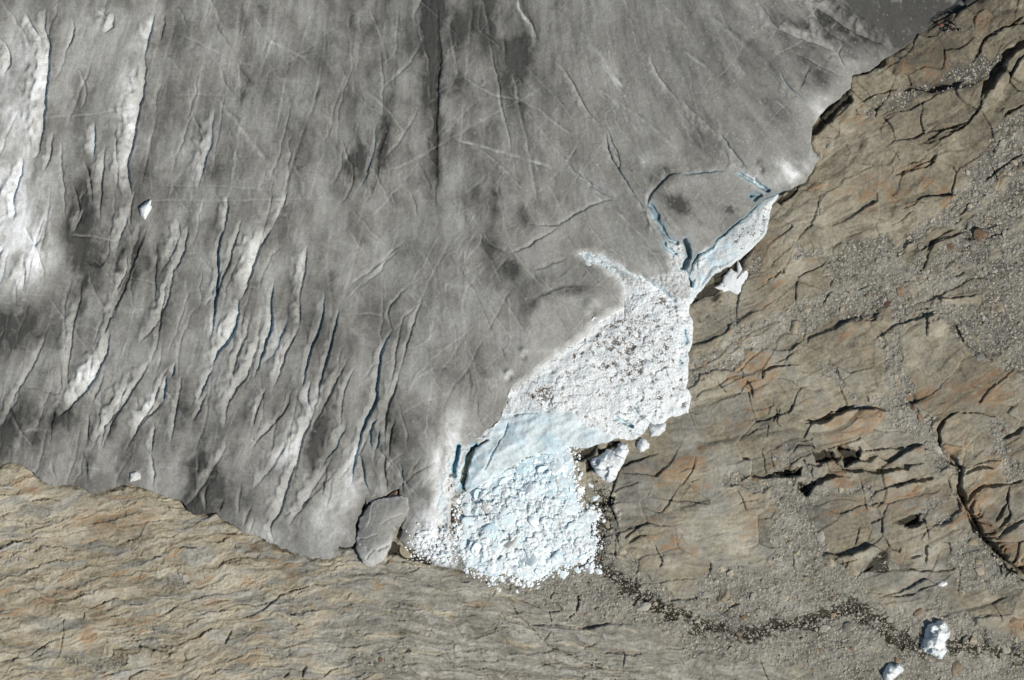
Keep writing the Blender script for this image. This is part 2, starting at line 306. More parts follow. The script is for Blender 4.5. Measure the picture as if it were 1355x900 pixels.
for s, a, b in (('485,760 540,762 600,745 650,720 690,700', 4.5, 1.1), ('485,774 550,772 600,752', 2.5, .8), ('1030,893 1020,830 1025,790 1050,750 1100,730', 4.0, 1.4), ('1100,732 1190,735 1250,750', 1.8, .6),
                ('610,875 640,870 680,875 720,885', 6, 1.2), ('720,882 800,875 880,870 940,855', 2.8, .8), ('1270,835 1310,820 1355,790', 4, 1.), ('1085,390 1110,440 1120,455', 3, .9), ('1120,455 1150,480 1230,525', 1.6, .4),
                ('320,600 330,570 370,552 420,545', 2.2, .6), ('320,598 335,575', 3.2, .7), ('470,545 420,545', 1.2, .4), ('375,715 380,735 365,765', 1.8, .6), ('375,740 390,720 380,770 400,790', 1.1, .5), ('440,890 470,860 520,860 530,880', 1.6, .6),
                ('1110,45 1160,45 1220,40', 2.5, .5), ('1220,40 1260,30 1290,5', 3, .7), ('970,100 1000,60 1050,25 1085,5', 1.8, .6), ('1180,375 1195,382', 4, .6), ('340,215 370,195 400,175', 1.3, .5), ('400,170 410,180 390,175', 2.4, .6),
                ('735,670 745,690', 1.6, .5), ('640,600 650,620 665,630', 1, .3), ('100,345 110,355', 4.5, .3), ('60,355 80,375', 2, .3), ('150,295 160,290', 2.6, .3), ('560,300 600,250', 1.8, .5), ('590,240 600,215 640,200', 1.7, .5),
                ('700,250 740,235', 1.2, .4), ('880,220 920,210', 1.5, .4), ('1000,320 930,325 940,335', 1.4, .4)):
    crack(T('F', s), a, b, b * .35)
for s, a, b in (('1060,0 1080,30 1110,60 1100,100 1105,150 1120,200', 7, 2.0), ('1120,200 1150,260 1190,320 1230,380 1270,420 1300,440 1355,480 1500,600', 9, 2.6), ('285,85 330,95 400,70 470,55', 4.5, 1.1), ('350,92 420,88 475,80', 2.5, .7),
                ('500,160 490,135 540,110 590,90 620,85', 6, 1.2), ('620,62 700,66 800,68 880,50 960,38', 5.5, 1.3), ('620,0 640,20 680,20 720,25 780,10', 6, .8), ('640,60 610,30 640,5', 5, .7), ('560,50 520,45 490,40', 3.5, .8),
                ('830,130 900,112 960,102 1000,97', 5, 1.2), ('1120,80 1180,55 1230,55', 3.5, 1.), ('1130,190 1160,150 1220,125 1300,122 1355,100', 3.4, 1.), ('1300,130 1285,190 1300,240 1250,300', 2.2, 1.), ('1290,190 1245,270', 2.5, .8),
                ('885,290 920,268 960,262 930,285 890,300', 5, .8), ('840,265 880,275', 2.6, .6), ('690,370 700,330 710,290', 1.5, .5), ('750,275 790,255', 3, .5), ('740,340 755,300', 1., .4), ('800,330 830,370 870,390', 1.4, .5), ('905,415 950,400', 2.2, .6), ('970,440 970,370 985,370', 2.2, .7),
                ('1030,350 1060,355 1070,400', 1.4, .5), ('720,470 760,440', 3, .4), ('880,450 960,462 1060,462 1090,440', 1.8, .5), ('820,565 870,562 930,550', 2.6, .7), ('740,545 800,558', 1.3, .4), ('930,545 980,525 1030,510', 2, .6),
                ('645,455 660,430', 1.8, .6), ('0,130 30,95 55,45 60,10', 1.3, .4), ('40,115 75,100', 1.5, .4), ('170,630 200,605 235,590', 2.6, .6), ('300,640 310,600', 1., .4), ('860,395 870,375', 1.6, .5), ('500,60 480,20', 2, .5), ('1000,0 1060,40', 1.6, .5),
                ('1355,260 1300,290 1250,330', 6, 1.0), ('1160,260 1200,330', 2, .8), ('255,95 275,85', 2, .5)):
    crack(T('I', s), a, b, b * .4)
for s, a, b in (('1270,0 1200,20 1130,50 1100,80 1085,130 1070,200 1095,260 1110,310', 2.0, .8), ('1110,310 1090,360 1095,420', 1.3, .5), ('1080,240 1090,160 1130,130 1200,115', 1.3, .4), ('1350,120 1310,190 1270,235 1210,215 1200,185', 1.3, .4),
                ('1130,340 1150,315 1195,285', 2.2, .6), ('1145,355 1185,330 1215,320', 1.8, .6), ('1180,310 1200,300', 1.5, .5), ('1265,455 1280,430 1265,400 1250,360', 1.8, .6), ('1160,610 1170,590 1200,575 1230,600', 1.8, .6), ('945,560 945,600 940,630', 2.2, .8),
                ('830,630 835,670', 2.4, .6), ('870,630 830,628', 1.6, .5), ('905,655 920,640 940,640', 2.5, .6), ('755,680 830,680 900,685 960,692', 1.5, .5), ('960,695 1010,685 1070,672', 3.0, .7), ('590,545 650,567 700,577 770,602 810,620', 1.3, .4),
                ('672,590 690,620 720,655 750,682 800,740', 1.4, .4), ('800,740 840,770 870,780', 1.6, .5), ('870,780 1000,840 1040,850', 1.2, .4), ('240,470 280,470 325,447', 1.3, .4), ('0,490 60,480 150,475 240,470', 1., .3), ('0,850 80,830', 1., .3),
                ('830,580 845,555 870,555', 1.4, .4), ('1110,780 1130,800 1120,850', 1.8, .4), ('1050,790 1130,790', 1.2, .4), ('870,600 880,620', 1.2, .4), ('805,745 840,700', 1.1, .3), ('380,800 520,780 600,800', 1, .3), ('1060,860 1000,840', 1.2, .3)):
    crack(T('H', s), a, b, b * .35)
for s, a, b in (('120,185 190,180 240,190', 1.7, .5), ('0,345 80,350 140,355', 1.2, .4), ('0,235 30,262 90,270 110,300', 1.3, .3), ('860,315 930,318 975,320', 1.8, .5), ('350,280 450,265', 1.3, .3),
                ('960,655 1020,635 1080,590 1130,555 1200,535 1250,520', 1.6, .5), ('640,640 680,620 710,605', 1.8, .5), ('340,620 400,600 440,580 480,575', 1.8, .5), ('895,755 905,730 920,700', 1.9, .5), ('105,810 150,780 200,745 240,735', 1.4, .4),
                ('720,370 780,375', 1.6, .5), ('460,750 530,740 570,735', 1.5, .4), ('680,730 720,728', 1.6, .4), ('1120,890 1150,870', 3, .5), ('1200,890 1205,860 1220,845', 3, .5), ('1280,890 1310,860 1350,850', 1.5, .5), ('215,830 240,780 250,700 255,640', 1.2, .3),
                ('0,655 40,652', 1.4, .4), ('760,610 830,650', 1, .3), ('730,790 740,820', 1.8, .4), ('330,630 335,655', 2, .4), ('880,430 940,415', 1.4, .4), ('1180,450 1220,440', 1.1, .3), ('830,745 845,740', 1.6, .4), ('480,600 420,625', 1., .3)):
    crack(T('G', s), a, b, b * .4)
# slab edges with real height
for k, s, h, L in (('F', '500,465 520,440 560,420 610,405 640,385 670,370', .9, 40), ('F', '780,440 820,410 860,385 920,370 1000,345 1060,345', 1.1, 45), ('F', '320,600 330,570 370,552 420,545 470,545', .8, 35),
                   ('F', '40,690 90,650 160,635 230,600 290,580 320,560', .5, 25), ('F', '150,690 230,660 250,630 300,600', .5, 20), ('F', '300,600 330,550 380,480 385,455 410,425 470,425', .4, 22), ('F', '900,320 980,290 1050,260 1110,230 1160,205 1240,210', .7, 16),
                   ('F', '950,185 970,150 990,90 1010,60 1085,30', .8, 30), ('F', '30,590 60,565 110,540 170,500 200,460', .5, 14), ('F', '200,460 260,430 340,392 400,370', .4, 16), ('F', '730,370 760,355 810,350', .4, 14),
                   ('I', '720,480 760,470 880,460 1030,470', .5, 14), ('I', '740,590 830,590 960,570', .4, 12), ('I', '330,440 350,410 400,360', .3, 14), ('I', '500,165 540,115 600,95 680,95', .9, 26), ('I', '525,215 590,190 660,180 720,200', .5, 26),
                   ('I', '750,180 780,150 860,125 960,110', .8, 24), ('I', '1105,150 1125,215 1160,280 1240,370 1300,430 1355,480', 1.6, 40), ('I', '1060,20 1100,70 1110,100', 1.0, 30), ('I', '1160,690 1180,640 1250,640', .4, 14), ('I', '950,340 1000,290 1080,270', .6, 18),
                   ('C', '890,165 960,120 1040,70 1180,0 1300,-60', 1.0, 55), ('C', '670,340 675,300 740,290 800,240 850,200', 1.2, 30), ('C', '1300,320 1310,290 1340,240 1400,200', .7, 25), ('C', '1190,400 1240,320 1290,260', .7, 30),
                   ('C', '540,520 600,470 660,420 680,360', .9, 22), ('C', '365,800 400,770 440,745 500,690 540,625', .7, 16), ('F', '130,210 200,180 260,130 300,70', .8, 14),
                   ('H', '185,450 200,420 250,400 300,440', .3, 12), ('H', '545,485 650,560 760,600 830,640', .4, 20), ('H', '1095,100 1080,180 1075,240', .5, 20), ('H', '985,60 1010,120 1010,220', .3, 10), ('H', '755,685 850,690 960,700 1070,680 1180,680', .5, 26),
                   ('G', '0,60 40,35 100,45 160,100', .4, 22), ('G', '690,200 760,235 830,235 900,290', .3, 14), ('G', '640,180 700,185', .3, 12)):
    ledge(T(k, s), h, L)
rj = random.Random(12)
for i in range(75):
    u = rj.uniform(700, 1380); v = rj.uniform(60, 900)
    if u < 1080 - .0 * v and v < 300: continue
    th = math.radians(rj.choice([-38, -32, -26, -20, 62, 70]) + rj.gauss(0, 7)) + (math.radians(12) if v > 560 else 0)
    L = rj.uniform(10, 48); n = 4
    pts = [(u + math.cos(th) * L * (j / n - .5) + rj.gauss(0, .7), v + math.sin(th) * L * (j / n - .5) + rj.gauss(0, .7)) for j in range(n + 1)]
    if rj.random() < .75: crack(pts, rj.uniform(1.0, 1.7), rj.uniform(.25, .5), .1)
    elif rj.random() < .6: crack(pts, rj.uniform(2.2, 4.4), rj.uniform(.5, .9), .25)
# striped wall at the right edge: foliation planes cut across as teeth
ws, D, SG, TT = line(smooth(T('I', '1120,200 1150,260 1190,320 1230,380 1270,420 1300,440 1355,480 1500,600')), 30)
mk = (SG > 1) * (1 - ss(14, 22, SG)); Zb[ws] -= 1.3 * mk * ss(-.3, .3, np.sin(TT * 110 + 7 * gn(U[ws] / 16, V[ws] / 16, 5)) + .4 * gn(U[ws] / 5, V[ws] / 5, 6)) * ss(22, 4, SG)
tone[ws] -= 0.1 * mk; rust[ws] += .6 * mk
for k, s in (('R', '220,150 250,210 330,190 320,150'), ('R', '350,130 380,220 470,200 480,150'), ('R', '170,300 160,350 190,380 240,330'), ('R', '680,520 740,570 800,550 800,490'), ('R', '0,265 60,250 160,235 160,270 60,275')):
    m = ss(-2, 2, poly(T(k, s), 20)); Zb -= 1.7 * m; wet_shade = np.maximum(wet_shade, .75 * m)  # notched hollows sunk and given a darker colour
# wet silt and shaded hollows beside the ice
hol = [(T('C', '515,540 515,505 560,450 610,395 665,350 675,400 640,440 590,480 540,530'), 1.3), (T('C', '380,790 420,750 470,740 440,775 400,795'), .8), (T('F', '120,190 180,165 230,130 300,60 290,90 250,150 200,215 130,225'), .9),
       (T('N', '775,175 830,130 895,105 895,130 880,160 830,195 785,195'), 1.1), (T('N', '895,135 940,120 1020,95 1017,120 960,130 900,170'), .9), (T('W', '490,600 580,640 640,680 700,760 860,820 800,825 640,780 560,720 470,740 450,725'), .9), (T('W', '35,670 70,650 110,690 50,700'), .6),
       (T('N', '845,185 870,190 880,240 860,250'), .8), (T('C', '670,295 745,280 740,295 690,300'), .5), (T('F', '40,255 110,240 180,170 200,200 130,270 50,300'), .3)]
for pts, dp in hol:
    m = ss(-2, 2, poly(pts, 30)); Zb -= dp * m; wet_shade = np.maximum(wet_shade, 0.8 * m); gv *= 1 - .7 * m
for u, v, r in ((788, 619, 7), (778, 612, 3), (800, 690, 14), (792, 672, 10), (805, 660, 9), (935, 385, 10), (930, 372, 9), (1157, 745, 14), (1165, 738, 12), (1170, 752, 10), (1150, 750, 8), (1120, 800, 10), (948, 394, 8)):
    blob(wet_shade, u, v, r, r * .6, -20, .75)
# meltwater channel
STREAM = T('H', '1040,190 1050,300 1010,360 1020,430 1080,480 1150,540 1230,590 1290,620') + T('I', '10,635 60,680 120,690 180,700 240,715 320,700 390,680 460,665 540,655 590,640 650,615 700,620 760,650 800,680 850,730 900,755 980,770 1060,750 1150,770 1220,760 1300,790 1360,810')
ws, D, SG, TT = line(smooth(STREAM, 5), 34, UW, VW)
brk = fbm(U[ws] / 16, V[ws] / 10, 3, 180)
sw = (8 + 9 * gn(TT * 26, TT * 0 + .5, 181) + 20 * brk) * np.clip((1 - TT) * 6, 0, 1)
sm = 1 - ss(sw * .5, sw + 2, D)
sm = sm * ss(-0.45, 0.05, brk + .35 * (D < 5))
core_ = ss(.0, .5, gn(TT * 40, TT * 0 + 3.5, 182) + .2) * (1 - ss(sw * .25, sw * .55, D)) * sm; Zb[ws] -= 0.22 * sm + .22 * core_ + 0.1 * (1 - ss(8, 26, D)); wet_shade[ws] = np.maximum(wet_shade[ws], .9 * np.clip(sm * 1.3, 0, 1)); gv[ws] = np.maximum(gv[ws], 1 - ss(16, 28, D))
wet_shade[ws] = np.maximum(wet_shade[ws], .62 * (1 - ss(6, 26, D)) * ss(-.15, .3, fbm(U[ws] / 8, V[ws] / 6, 3, 187) - .2 * ss(6, 20, D)))

mg = ss(-6 - 3 * gn(U / 9, V / 9, 188), -1.5, sd_gl) * (sd_gl < 2) * ss(-.35, .3, gn(U / 24, V / 24, 189) + .1)
Zb -= .55 * mg; wet_shade = np.maximum(wet_shade, .45 * mg)
for u, v, rx, ry in ((1237, 850, 22, 28), (1183, 888, 16, 14), (818, 612, 24, 26), (960, 372, 22, 16), (1247, 773, 7, 5)): blob(wet_shade, u, v, rx * .8, ry * .8, 0, .5)
wet_shade = np.clip(wet_shade, 0, 1)
# colour masks
ru = fbm(U / 60, V / 60, 4, 190); ruL = fbm((U + .2 * V) / 40, cl / 9, 4, 194)
rust += zl * ss(0.15, 0.75, ruL + .35 * ru - 0.12 - 0.35 * ss(450, 700, U)) * .95 + (1 - zl) * ss(0.0, 0.6, ru + .4 * streakR) * 0.5
for u, v, rx, ry, a, m in ((1235, 90, 45, 30, -30, .55), (1290, 90, 18, 35, 30, .4), (1140, 250, 60, 40, -30, .28), (1100, 270, 50, 25, -30, .25), (1200, 520, 35, 25, 30, .5), (1215, 525, 22, 12, 40, .5), (1290, 520, 50, 24, 8, .9), (1245, 530, 40, 14, 30, .4), (1310, 515, 25, 16, 10, .5),
                          (1050, 375, 25, 22, 0, .3), (1115, 460, 18, 14, 0, .3), (1210, 578, 8, 7, 0, .9), (1300, 600, 30, 25, 0, .3), (1120, 640, 30, 18, 0, .3), (1120, 680, 28, 20, 0, .3), (940, 660, 40, 25, 0, .3), (1035, 732, 18, 10, -15, .7), (1000, 500, 16, 10, 0, .35),
                          (1300, 670, 34, 30, -40, .8), (1345, 730, 20, 24, 30, .8), (1310, 620, 30, 20, 0, .4), (1180, 560, 30, 10, 0, .3), (1110, 640, 60, 14, -10, .35), (1230, 650, 30, 12, -20, .25), (1260, 350, 25, 12, -30, .3), (1325, 440, 20, 18, 0, .3), (870, 640, 30, 18, 0, .25), (880, 720, 20, 20, 0, .15), (820, 400, 10, 10, 0, 0), (850, 720, 10, 20, 0, .2),
                          (60, 800, 40, 20, -20, .3), (100, 780, 60, 8, -18, .4), (95, 695, 40, 8, -10, .25), (130, 810, 12, 10, 0, .6), (165, 820, 40, 8, -10, .4), (118, 845, 12, 14, 0, .7), (160, 695, 30, 14, -10, .4), (20, 740, 30, 10, 0, .3), (300, 710, 22, 6, 5, .5), (275, 800, 24, 10, 0, .3),
                          (500, 785, 18, 10, 60, .3), (640, 800, 24, 5, 5, .5), (1180, 20, 20, 20, 0, .1)):
    blob(rust, u, v, rx, ry, a, m * (0.7 if u > 800 else 1))
rust += zl * .55 * ss(.62, .9, il2) * ss(-.2, .3, ru) * ss(700, 300, U) + (1 - zl) * (.3 * ss(.7, .9, ir2) * rgh2 + .45 * ss(.72, .8, ir1) * ss(-.2, .2, ru)) - .1 * (1 - zl)
rust = rust * (zl + (1 - zl) * np.clip(.75 + 1.1 * fbm(aR / 26, cR / 9, 3, 425) + .35 * marb, .1, 1.7))
rust = np.clip(rust * (1.25 + .3 * (1 - zl)) * (0.75 + .8 * streak + .25 * marb) * (1 - .85 * gv), 0, 1)
tone += 0.5 * fbm(U / 130, V / 130, 4, 200) + 0.4 * streak + 0.25 * fbm(U / 12, V / 12, 3, 203) + ctone * (1 - gv) * 1.1 + .16 * marb * (1 - gv)
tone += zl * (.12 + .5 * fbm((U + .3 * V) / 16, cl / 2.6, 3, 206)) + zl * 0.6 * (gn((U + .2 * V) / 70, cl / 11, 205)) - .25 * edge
blob(tone, 1280, 60, 170, 110, -30, -.8); blob(tone, 1220, 300, 160, 120, -30, -.2); blob(tone, 1330, 420, 60, 80, 0, -.3); blob(tone, 960, 720, 110, 60, 0, .25); blob(tone, 880, 560, 60, 60, 0, .1)
tone += (1 - zl) * .45 * ss(.1, .5, fbm(U / 45, V / 35, 4, 209)) - (1 - zl) * .3 * ss(.1, .5, fbm(U / 50, V / 40, 4, 210))
tone = tone + gv * (1.1 * ptone + .3 * (wi2 > .66) * (w1b < .4) * (wi2 - .8) * 5 * .3 - 0.1)
grey = zl * .95 * ss(.0, .5, gn((U + .2 * V) / 60, cl / 12, 207) + .8 * ss(220, 600, U + .3 * (V - 800))) * (1 - rust) + (1 - zl) * (0.24 + .85 * ss(-.25, .35, fbm(U / 60, V / 60, 4, 208)) * ss(1.3, .4, U / 1355 - V / 900 + .6))
g_ = ss(-9, -3, sd_we) * ss(-9, 0, sd_gl) * (sd_gl < 3); wet_shade = np.maximum(wet_shade, .6 * g_); Zb -= 1.2 * g_  # rock in the gap around the wedge darkened and lowered
# ground under the ice stays low
Zb -= 2.2 * ss(-7, -1, sd_sl) * ss(-5, 0, sd_gl) + 1.6 * ss(2, 26, sd_gl) + 1.0 * ss(2, 14, np.maximum(sd_sp, np.maximum(sd_sl, sd_we)))

# ------------------------------------------------------------------ mesh helpers
def tag(o, label=None, cat=None, group=None, kind=None):
    if label: o['label'] = label
    if cat: o['category'] = cat
    if group: o['group'] = group
    if kind: o['kind'] = kind
    return o
def link(name, me, parent=None):
    o = bpy.data.objects.new(name, me); COL.objects.link(o)
    if parent is not None: o.parent = parent
    return o
def mesh_np(name, co_, faces, mat, attrs=None, smooth_=True):
    """faces: (n,3) or (n,4) int array"""
    me = bpy.data.meshes.new(name)
    n, k = faces.shape
    me.vertices.add(len(co_)); me.vertices.foreach_set('co', co_.astype(F).ravel())
    me.loops.add(n * k); me.loops.foreach_set('vertex_index', faces.astype(np.int32).ravel())
    me.polygons.add(n); me.polygons.foreach_set('loop_start', np.arange(0, n * k, k, dtype=np.int32))
    me.polygons.foreach_set('use_smooth', np.full(n, smooth_))
    for a, arr in (attrs or {}).items():
        at = me.attributes.new(a, 'FLOAT', 'POINT'); at.data.foreach_set('value', arr.astype(F).ravel())
    me.materials.append(mat); me.update(calc_edges=True)
    return me
def grid_mesh(name, Z, mask, mat, attrs):
    fm = mask[:-1, :-1] & mask[1:, :-1] & mask[:-1, 1:] & mask[1:, 1:]
    idx = np.arange(NV * NU).reshape(NV, NU)
    a = idx[:-1, :-1][fm]; b = idx[:-1, 1:][fm]; c = idx[1:, 1:][fm]; d = idx[1:, :-1][fm]
    f = np.stack([a, d, c, b], 1)
    used = np.zeros(NV * NU, bool); used[f.ravel()] = True
    re = np.cumsum(used) - 1; f = re[f]
    X = (U - 677.5) * S; Y = (450 - V) * S
    co_ = np.stack([X.ravel()[used], Y.ravel()[used], Z.ravel()[used]], 1)
    return mesh_np(name, co_, f, mat, {k: v.ravel()[used] for k, v in attrs.items()})

# ------------------------------------------------------------------ materials
class NB:
    def __init__(s, name):
        s.m = bpy.data.materials.new(name); s.m.use_nodes = True; s.t = s.m.node_tree; s.t.nodes.clear()
        s.out = s.n('ShaderNodeOutputMaterial'); s.b = s.n('ShaderNodeBsdfPrincipled'); s.l(s.b.outputs[0], s.out.inputs[0])
        s.geo = s.n('ShaderNodeTexCoord')
    def n(s, t): return s.t.nodes.new(t)
    def l(s, a, b): s.t.links.new(a, b)
    def noise(s, scale, det=4, rough=.55, vec=None, sc_=None):
        x = s.n('ShaderNodeTexNoise'); x.inputs['Scale'].default_value = scale; x.inputs['Detail'].default_value = det; x.inputs['Roughness'].default_value = rough
        s.l(vec or s.geo.outputs['Object'], x.inputs['Vector']); return x.outputs['Fac']
    def attr(s, a):
        x = s.n('ShaderNodeAttribute'); x.attribute_name = a; return x.outputs['Fac']
    def math(s, op, a, b=None, c=None, clamp=False):
        x = s.n('ShaderNodeMath'); x.operation = op; x.use_clamp = clamp
        for i, q in enumerate((a, b, c)):
            if q is None: continue
            if isinstance(q, (int, float)): x.inputs[i].default_value = q
            else: s.l(q, x.inputs[i])
        return x.outputs[0]
    def mix(s, f, a, b, mode='MIX'):
        x = s.n('ShaderNodeMix'); x.data_type = 'RGBA'; x.blend_type = mode
        for i, q in ((0, f), (6, a), (7, b)):
            if isinstance(q, (int, float)): x.inputs[i].default_value = q
            elif isinstance(q, tuple): x.inputs[i].default_value = (*q, 1)
            else: s.l(q, x.inputs[i])
        return x.outputs[2]
    def ramp(s, f, stops):
        x = s.n('ShaderNodeValToRGB'); s.l(f, x.inputs[0]); e = x.color_ramp.elements
        while len(e) < len(stops): e.new(.5)
        for q, (p, c) in zip(e, stops): q.position = p; q.color = (*c, 1)
        return x.outputs[0]
    def maprange(s, f, a, b, c=0., d=1.):
        x = s.n('ShaderNodeMapRange'); s.l(f, x.inputs[0])
        for i, q in zip((1, 2, 3, 4), (a, b, c, d)): x.inputs[i].default_value = q
        return x.outputs[0]
    def bump(s, h, dist, st=1.0):
        x = s.n('ShaderNodeBump'); x.inputs['Strength'].default_value = st; x.inputs['Distance'].default_value = dist; s.l(h, x.inputs['Height']); s.l(x.outputs[0], s.b.inputs['Normal'])
    def fin(s, col, rough=.8, spec=.3):
        if isinstance(col, tuple): s.b.inputs['Base Color'].default_value = (*col, 1)
        else: s.l(col, s.b.inputs['Base Color'])
        if isinstance(rough, (int, float)): s.b.inputs['Roughness'].default_value = rough
        else: s.l(rough, s.b.inputs['Roughness'])
        s.b.inputs['Specular IOR Level'].default_value = spec
        return s.m

def rock_material():
    q = NB('glacier_polished_gneiss')
    t = q.attr('tone'); r = q.attr('rust'); g = q.attr('gravel'); wt = q.attr('wet_shade'); gy = q.attr('grey')
    n1 = q.noise(1.6, 6, .65); n2 = q.noise(5.0, 5, .7); n3 = q.noise(.35, 4, .6)
    tt = q.math('ADD', q.math('MULTIPLY_ADD', t, .42, .5), q.math('MULTIPLY_ADD', n1, .9, -.45))
    tan = q.ramp(tt, ((0, (.115, .098, .070)), (.35, (.250, .217, .150)), (.62, (.385, .342, .250)), (1, (.55, .51, .405))))
    gre = q.ramp(tt, ((0, (.10, .095, .082)), (.4, (.225, .215, .183)), (.7, (.32, .305, .262)), (1, (.47, .45, .395))))
    col = q.mix(q.math('ADD', gy, q.math('MULTIPLY_ADD', n3, 1.2, -.6), clamp=True), tan, gre)
    rc = q.ramp(q.math('ADD', n2, q.math('MULTIPLY', t, .2)), ((.25, (.13, .082, .048)), (.5, (.27, .178, .105)), (.75, (.42, .30, .18))))
    rf = q.math('MULTIPLY', q.maprange(q.math('ADD', r, q.math('MULTIPLY_ADD', n1, .9, -.45)), .14, .70), .85, clamp=True)
    col = q.mix(rf, col, rc)
    gc = q.ramp(q.math('ADD', q.math('MULTIPLY_ADD', t, .5, .42), q.math('MULTIPLY_ADD', n2, .5, -.25)), ((0, (.10, .095, .080)), (.45, (.275, .261, .220)), (1, (.51, .487, .425))))
    col = q.mix(g, col, gc)
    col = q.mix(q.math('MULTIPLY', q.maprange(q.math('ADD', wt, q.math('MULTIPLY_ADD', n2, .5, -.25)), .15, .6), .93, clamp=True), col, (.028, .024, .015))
    q.bump(q.math('ADD', n1, q.math('MULTIPLY', n2, .45)), .30, .8)
    return q.fin(col, q.maprange(wt, 0, 1, .85, .55), .25)
def ice_material(name='dirty_glacier_ice'):
    q = NB(name)
    a = q.attr('alb'); b = q.attr('blue'); sp = q.attr('speck')
    n1 = q.noise(1.1, 6, .7); n2 = q.noise(3.6, 4, .75)
    mp = q.n('ShaderNodeMapping'); mp.inputs['Scale'].default_value = (1, 9, 1); q.l(q.geo.outputs['Object'], mp.inputs[0])
    n3 = q.noise(.7, 5, .7, mp.outputs[0])
    f = q.math('ADD', q.math('MULTIPLY_ADD', n1, .5, .75), q.math('ADD', q.math('MULTIPLY_ADD', n2, 1.0, -.5), q.math('MULTIPLY_ADD', n3, .10, -.05)))
    al = q.math('MULTIPLY', a, f)
    al = q.math('MINIMUM', q.math('MAXIMUM', al, .03), .86)
    neutral = q.ramp(al, ((0, (.0, .0, .0)), (.22, (.225, .220, .200)), (.5, (.50, .497, .475)), (.86, (.85, .865, .87))))
    bl = q.ramp(al, ((0, (.01, .03, .045)), (.3, (.16, .29, .36)), (.86, (.60, .80, .88))))
    col = q.mix(b, neutral, bl)
    sc_ = q.ramp(n2, ((.3, (.06, .05, .038)), (.7, (.27, .23, .185))))
    col = q.mix(q.maprange(q.math('ADD', sp, q.math('MULTIPLY_ADD', n2, .6, -.3)), .3, .6), col, sc_)
    q.bump(q.math('ADD', n1, q.math('MULTIPLY', n2, .5)), .22, .6)
    return q.fin(col, .65, .3)
M_rock = rock_material(); M_ice = ice_material()

bed = link('bedrock_ground', grid_mesh('bedrock_ground', Zb * (1 - far * .5), np.ones(U.shape, bool), M_rock, dict(tone=tone, rust=rust, gravel=gv, wet_shade=wet_shade, grey=grey)))
tag(bed, 'ice-polished gneiss ground with rust-coloured bands and gravel hollows around the glacier tongue', kind='structure')
def zbed(u, v):
    i = int(round(np.interp(v, Vc, np.arange(NV)))); j = int(round(np.interp(u, Uc, np.arange(NU)))); return float(Zb[i, j])

# water of the channel: a sheet low between the stones
def water_sheet():
    pts = smooth(STREAM, 8); vs = []; fs = []
    for i, (x, y) in enumerate(pts):
        a = pts[max(i - 1, 0)]; b = pts[min(i + 1, len(pts) - 1)]
        tx, ty = b[0] - a[0], b[1] - a[1]; l = math.hypot(tx, ty); nx, ny = -ty / l, tx / l
        iv = int(np.clip(np.searchsorted(Vc, y), 6, NV - 7)); iu = int(np.clip(np.searchsorted(Uc, x), 6, NU - 7))
        z = float(np.percentile(Zb[iv - 6:iv + 7, iu - 6:iu + 7], 14))
        for k in (-12, 12): vs.append((wx(x + nx * k), wy(y + ny * k), z))
    zs = np.array([v[2] for v in vs]); zs = np.convolve(np.pad(zs, 8, mode='edge'), np.ones(17) / 17, 'valid')
    for i in range(len(vs)): vs[i] = (vs[i][0], vs[i][1], float(zs[i]))
    for i in range(len(pts) - 1): fs.append((2 * i, 2 * i + 1, 2 * i + 3, 2 * i + 2))
    q = NB('silty_meltwater'); n = q.noise(2.5, 3); q.bump(n, .05, .4)
    return mesh_np('meltwater_stream', np.array(vs), np.array(fs)[:, ::-1], q.fin(q.mix(n, (.022, .019, .010), (.045, .038, .022)), .12, .5))
tag(link('meltwater_stream', water_sheet()), 'dark shallow meltwater stream threading between stones below the ice', kind='structure')

#ICE
# ------------------------------------------------------------------ ICE SURFACE
shear = np.where(U < 620, (V - 300) * 0.28 * ss(650, 100, U), -(V - 300) * .75 * ss(650, 1000, U))
q0 = U + shear                                            # runs across the flow lines
flow = fbm(q0 / 26, V / 170, 4, 300); flow2 = fbm(q0 / 70, V / 230, 3, 310); spot = fbm(U / 38, V / 44, 4, 320)
wu = U + 14 * fbm(U / 40, V / 40, 3, 325); wv = V + 14 * fbm(U / 40, V / 40, 3, 326)
lf = ss(820, 560, U)
mott = fbm((wu + shear * .7) / 48, wv / 75, 5, 327, .6); mott2 = fbm(wu / 17, wv / 24, 4, 328, .6)
mott = np.sign(mott) * np.abs(mott) ** .8
alb = 0.232 + (.02 + .035 * lf) * flow + 0.03 * flow2 + 0.155 * mott * (.55 + .45 * lf) + .035 * mott2 + .03 * spot + .03 * fbm(U / 4, V / 4, 3, 322)
alb = alb - .03 * ss(240, 0, V) * ss(300, 480, U) * ss(760, 640, U)
alb = alb + 0.022 * gn(U / 40 + .1 * gn(U / 30, V / 30, 324), V / 2.6 - U / 60, 323) * ss(-.2, .4, spot) * ss(560, 350, U)
DET = np.clip(.95 + 1.3 * fbm((wu + shear) / 22, wv / 42, 4, 329, .6), .15, 2.2)
